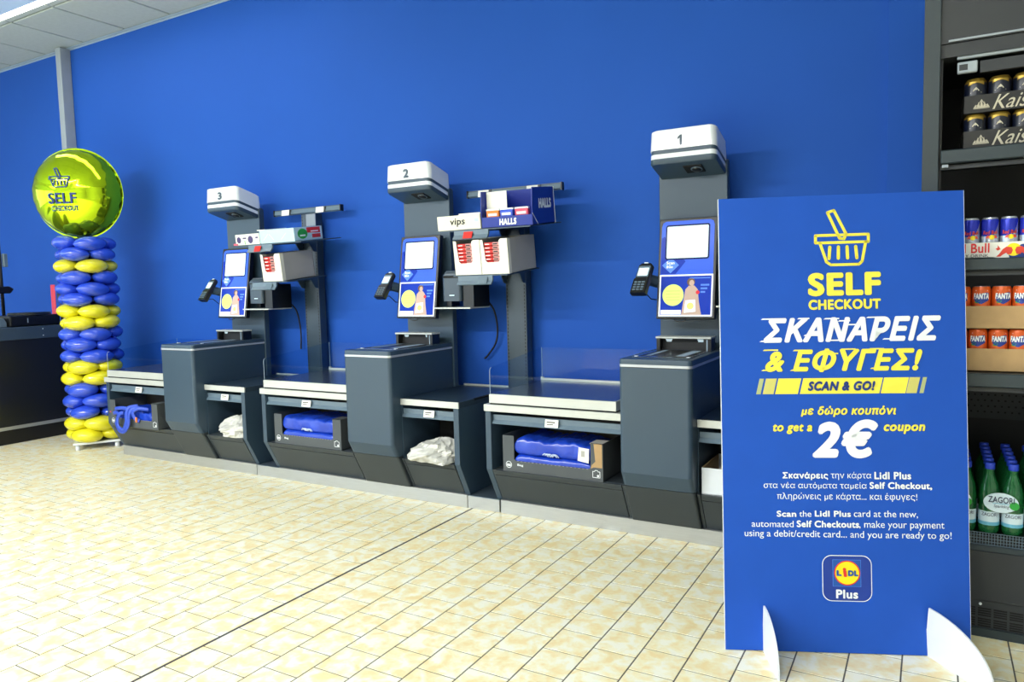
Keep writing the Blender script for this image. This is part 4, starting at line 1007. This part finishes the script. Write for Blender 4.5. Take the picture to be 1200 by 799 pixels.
# beer: two trays of cans
bm_ = MB().lathe([(.026, 0), (.031, .006), (.033, .012), (.033, .100), (.0315, .106), (.026, .113), (.026, .115), (.024, .112), (.001, .112)], 22, mis=[0, 0, 1, 0, 0, 0, 2, 2]).mesh('can_body', ['gold', 'beernavy', 'silver'])
arch = MB()
for k in range(10):
    a = -.024+k*.0048; h0 = .088+.010*math.cos(a*52); arch.add([(a, h0, 0), (a+.0048, .088+.010*math.cos((a+.0048)*52), 0), (a+.0048, .1035, 0), (a, .1035, 0)], [(0, 1, 2, 3)])
arch = wrap(arch, .0335).mesh('gold_arch', 'gold')
crown = MB()
for p_ in ([(-.010, .072), (.010, .072), (.006, .078), (0, .085), (-.006, .078)], [(-.016, .066), (.016, .066), (.016, .068), (-.016, .068)]): crown.add([(a, b_, 0) for a, b_ in p_], [tuple(range(len(p_)))])
crown = wrap(crown, .033).mesh('crown_print', 'script')
ordn = ['first', 'second', 'third', 'fourth', 'fifth', 'sixth', 'seventh', 'eighth']
for lev, (z0, nm, yy) in enumerate(((1.6575, 'lower', 2.925), (1.7745, 'upper', 2.932))):
    t = thing('beer_tray', 'black cardboard beer tray with cream script, %s of the two' % nm, 'tray', (.080, yy, z0), group='beer trays on the top cooler shelf')
    w, d = .412, .275
    MB().box(0, w, 0, d, 0, .003).build('base', 'tray', t); MB().box(0, w, d-.003, d, 0, .06).build('back', 'tray', t)
    MB().box(0, .003, 0, d, 0, .06).build('side', 'tray', t); MB().box(w-.003, w, 0, d, 0, .06).build('side', 'tray', t); f_ = MB().box(0, w, 0, .003, 0, .06).build('front', 'tray', t)
    text('lettering', 'Kaiser', (.083, .235, .008, .054), front(0, 0, 0), 'script', f_, .0, .45)
    e_ = []
    for k in range(5): a = -.018+.009*k; e_.append([(.052+a-.005, .018), (.052+a+.005, .018), (.052+a*.9, .018+.010+.018*(1-abs(k-2)/2.2))])
    flat(e_+stroke([(.030, .016), (.074, .016)], .002)+stroke([(.034, .022), (.044, .030), (.052, .044), (.060, .030), (.070, .022)], .0018), front(0, 0, 0)).build('crest', 'script', f_)
    for i in range(6):
        c_ = thing('beer_can', 'gold topped dark beer can, %s from the left in the %s tray' % (ordn[i], nm), 'can', (.080+.036+i*.068, yy+.038, z0+.0032), group='beer cans')
        for m_, n_ in ((bm_, 'can_body'), (arch, 'gold_arch'), (crown, 'crown_print')): link(n_, m_, c_)
# energy drink: one tray of blue and silver cans
rb = MB().lathe([(.020, 0), (.0245, .006), (.0258, .012), (.0258, .120), (.0245, .126), (.0225, .131), (.0225, .133), (.021, .130), (.001, .130)], 24, mis=[2, 2, 0, 0, 2, 2, 2, 2]).mesh('can_body', ['rbblue', 'silver', 'silver'])
band = MB()
for k in range(12):
    a0, a1 = -.0405+k*.00675, -.0405+(k+1)*.00675
    band.add([(a0, .012, 0), (a1, .012, 0), (a1, .070, 0), (a0, .070, 0)], [(0, 1, 2, 3)])
wedge = MB()
for k in range(6):
    x0, x1 = .008+k*.0035, .008+(k+1)*.0035; wedge.add([(x0, .070, 0), (x1, .070, 0), (x1, .070+(k+1)*.0082, 0), (x0, .070+k*.0082, 0)], [(0, 1, 2, 3)])
band = wrap(band, .0259).mesh('silver_band', 'silver'); wedge = wrap(wedge, .0259).mesh('silver_wedge', 'silver')
rbt = wrap(text_mb('Red Bull', -.021, .021, .076, .088, .02, .1), .0263).mesh('lettering', 'bull'); sun = MB(); sun.add([(a, b_, 0) for a, b_ in disc(.004, .066, .008, 14)], [tuple(range(14))]); sun = wrap(sun, .0265).mesh('sun_print', 'logoy')
bl = MB(); bl.add([(-.014, .063, 0), (-.002, .063, 0), (.0, .071, 0), (-.008, .073, 0)], [(0, 1, 2, 3)]); bl.add([(.008, .071, 0), (.012, .063, 0), (.022, .063, 0), (.016, .073, 0)], [(0, 1, 2, 3)]); bl = wrap(bl, .0267).mesh('bull_print', 'bull')
t = thing('energy_drink_tray', 'white drink tray printed with two red bulls on the second shelf', 'tray', (-.03+.06, 2.925, 1.2945))
w, d = .44, .22
MB().box(0, w, 0, d, 0, .003).build('base', 'paper', t); MB().box(0, w, d-.003, d, 0, .05).build('back', 'paper', t); MB().box(0, .003, 0, d, 0, .05).build('side', 'paper', t); MB().box(w-.003, w, 0, d, 0, .05).build('side', 'paper', t)
f_ = MB().box(0, w, 0, .003, 0, .052).build('front', 'paper', t)
FT_ = front(0, 0, 0)
text('lettering', 'Red Bull', (.012, .134, .018, .050), FT_, 'logor', f_, .02); text('lettering', 'ENERGY DRINK', (.014, .132, .004, .014), FT_, 'inkblk', f_, 0)
flat([[(.150, 0), (.44, 0), (.44, .052), (.235, .052), (.225, .046), (.19, .012), (.17, .004)]], FT_, .0004).build('navy_field', 'navy', f_); flat([[(.15, 0), (.19, 0), (.185, .02), (.205, .040), (.245, .046), (.25, .052), (.14, .052)]], FT_, .0006).build('white_field', 'paper', f_)
flat([disc(.201, .026, .021, 26)], FT_, .0010).build('sun', 'logoy', f_)
def bullp(x, s_): return [[(x+s_*a, b_) for a, b_ in q] for q in ([(-.048, .004), (-.040, .012), (-.030, .028), (-.020, .036), (-.006, .034), (-.002, .024), (-.006, .012), (-.016, .010), (-.020, .016), (-.030, .010), (-.036, .004)], [(-.050, .030), (-.044, .034), (-.044, .042), (-.040, .036), (-.036, .028), (-.044, .024)])]
flat(bullp(.201, 1), FT_, .0014).build('bull', 'bull', f_); flat([list(reversed(p_)) for p_ in bullp(.203, -1)], FT_, .0014).build('bull', 'bull', f_)
for i in range(8):
    c_ = thing('energy_drink_can', 'blue and silver energy drink can, %s from the left in its tray' % ordn[i], 'can', (.059+i*.0535, 2.925+.031, 1.2945+.0032), group='energy drink cans')
    for m_, n_ in ((rb, 'can_body'), (band, 'silver_band'), (wedge, 'silver_wedge'), (rbt, 'lettering'), (sun, 'sun_print'), (bl, 'bull_print')): link(n_, m_, c_)
# orange drink: two cartons of cans
fa = MB().lathe([(.022, 0), (.027, .006), (.0285, .012), (.0285, .128), (.027, .135), (.0245, .140), (.0245, .142), (.023, .139), (.001, .139)], 24, mis=[1, 0, 0, 0, 0, 1, 1, 1]).mesh('can_body', ['fanta', 'silver'])
sw = MB()
for k in range(8):
    x0, x1 = -.022+k*.0055, -.022+(k+1)*.0055; q = lambda x: .080+.012*abs(x+.002)/.02
    sw.add([(x0, q(x0), 0), (x1, q(x1), 0), (x1, .116+.004*math.sin(x1*120), 0), (x0, .116+.004*math.sin(x0*120), 0)], [(0, 1, 2, 3)])
sw = wrap(sw, .0287).mesh('blue_shape', 'fblue'); ft_ = wrap(text_mb('FANTA', -.025, .022, .098, .118, .06, .12), .0292).mesh('lettering', 'whitep')
lf = MB(); lf.add([(a, b_, 0) for a, b_ in ((-.022, .086), (-.010, .084), (-.006, .092), (-.014, .096))], [(0, 1, 2, 3)]); lf = wrap(lf, .0290).mesh('green_leaf', 'green')
ln = MB(); ln.add([(-.018, .126, 0), (.018, .126, 0), (.018, .1275, 0), (-.018, .1275, 0)], [(0, 1, 2, 3)]); ln = wrap(ln, .0287).mesh('top_line', 'whitep')
for lev, (z0, nm, x0) in enumerate(((.9125, 'lower', .045), (1.0565, 'upper', .047))):
    t = thing('orange_drink_carton', 'plain kraft carton of orange drink cans, %s of the two' % nm, 'carton', (x0-.015, 2.93, z0), group='kraft drink cartons')
    w, d = .42, .25
    MB().box(0, w, 0, d, 0, .003).build('base', 'kraft', t); MB().box(0, w, d-.003, d, 0, .078).build('back', 'kraft', t); MB().box(0, .003, 0, d, 0, .078).build('side', 'kraft', t); MB().box(w-.003, w, 0, d, 0, .078).build('side', 'kraft', t); MB().box(0, w, 0, .003, 0, .078).build('front', 'kraft', t)
    for i in range(7):
        c_ = thing('orange_drink_can', 'orange soft drink can, %s from the left in the %s kraft carton' % (ordn[i], nm), 'can', (x0+(.0545 if lev else .0495)-.013+i*.0578, 2.93+.033, z0+.0032), rz=(.08*((i*7) % 5-2)), group='orange drink cans')
        for m_, n_ in ((fa, 'can_body'), (sw, 'blue_shape'), (ft_, 'lettering'), (lf, 'green_leaf'), (ln, 'top_line')): link(n_, m_, c_)
# sparkling water packs
bo = MB().lathe([(.024, 0), (.030, .006), (.031, .02), (.031, .10), (.0295, .108), (.031, .116), (.0305, .140), (.024, .172), (.014, .198), (.0125, .215), (.0145, .217), (.0125, .220), (.0125, .226)], 20).mesh('bottle', 'glassgreen')
cp = MB().lathe([(.0145, .220), (.0152, .222), (.0152, .239), (.014, .242), (.001, .242)], 18).mesh('cap', 'cap')
lbm = MB().lathe([(.0314, .030), (.0314, .078)], 20); lbm.f = lbm.f[:20]; lbm.mi = lbm.mi[:20]; lbm.sm = lbm.sm[:20]; lbm = lbm.mesh('bottle_label', 'lab')
lb2 = MB().lathe([(.0318, .030), (.0318, .042)], 20); lb2.f = lb2.f[:20]; lb2.mi = lb2.mi[:20]; lb2.sm = lb2.sm[:20]; lb2 = lb2.mesh('label_band', 'lab2')
zt = wrap(text_mb('ZAGORI', -.024, .024, .062, .074, .0), .0318).mesh('lettering', 'ink')
for q, xc in enumerate((.082, .2165, .351, .4855)):
    for row in range(2):
        t = thing('water_pack', '%s pack of green sparkling water bottles, %s from the left on the cooler floor' % (('front', 'rear')[row], ordn[q]), 'bottles', (xc, 2.945+row*.202, .3455), group='packs of sparkling water')
        for i in range(2):
            for j in range(3):
                b_ = link('bottle', bo, t); b_.location = (-.0335+i*.067, .0+j*.066, .012)
                link('cap', cp, b_); link('bottle_label', lbm, b_); link('label_band', lb2, b_); link('lettering', zt, b_)
        if row == 0:
            fl = MB().prism([(x, z) for x, z in disc(-.002, .125, .050, 26, .034)], 'y', -.0345, -.0335).build('film_label', 'lab', t)
            text('lettering', 'ZAGORI', (-.038, .036, .125, .146), front(0, -.0346, 0), 'ink', fl, .01); text('lettering', 'Sparkling', (-.022, .022, .105, .119), front(0, -.0346, 0), 'ink', fl, 0, .2)
            flat([disc(.036, .118, .014, 16)], front(0, -.0346, 0)).build('green_dot', 'green', fl); flat([[(-.026, .121), (.020, .121), (.020, .123), (-.026, .123)]], front(0, -.0346, 0)).build('thin_print', 'lab2', fl)
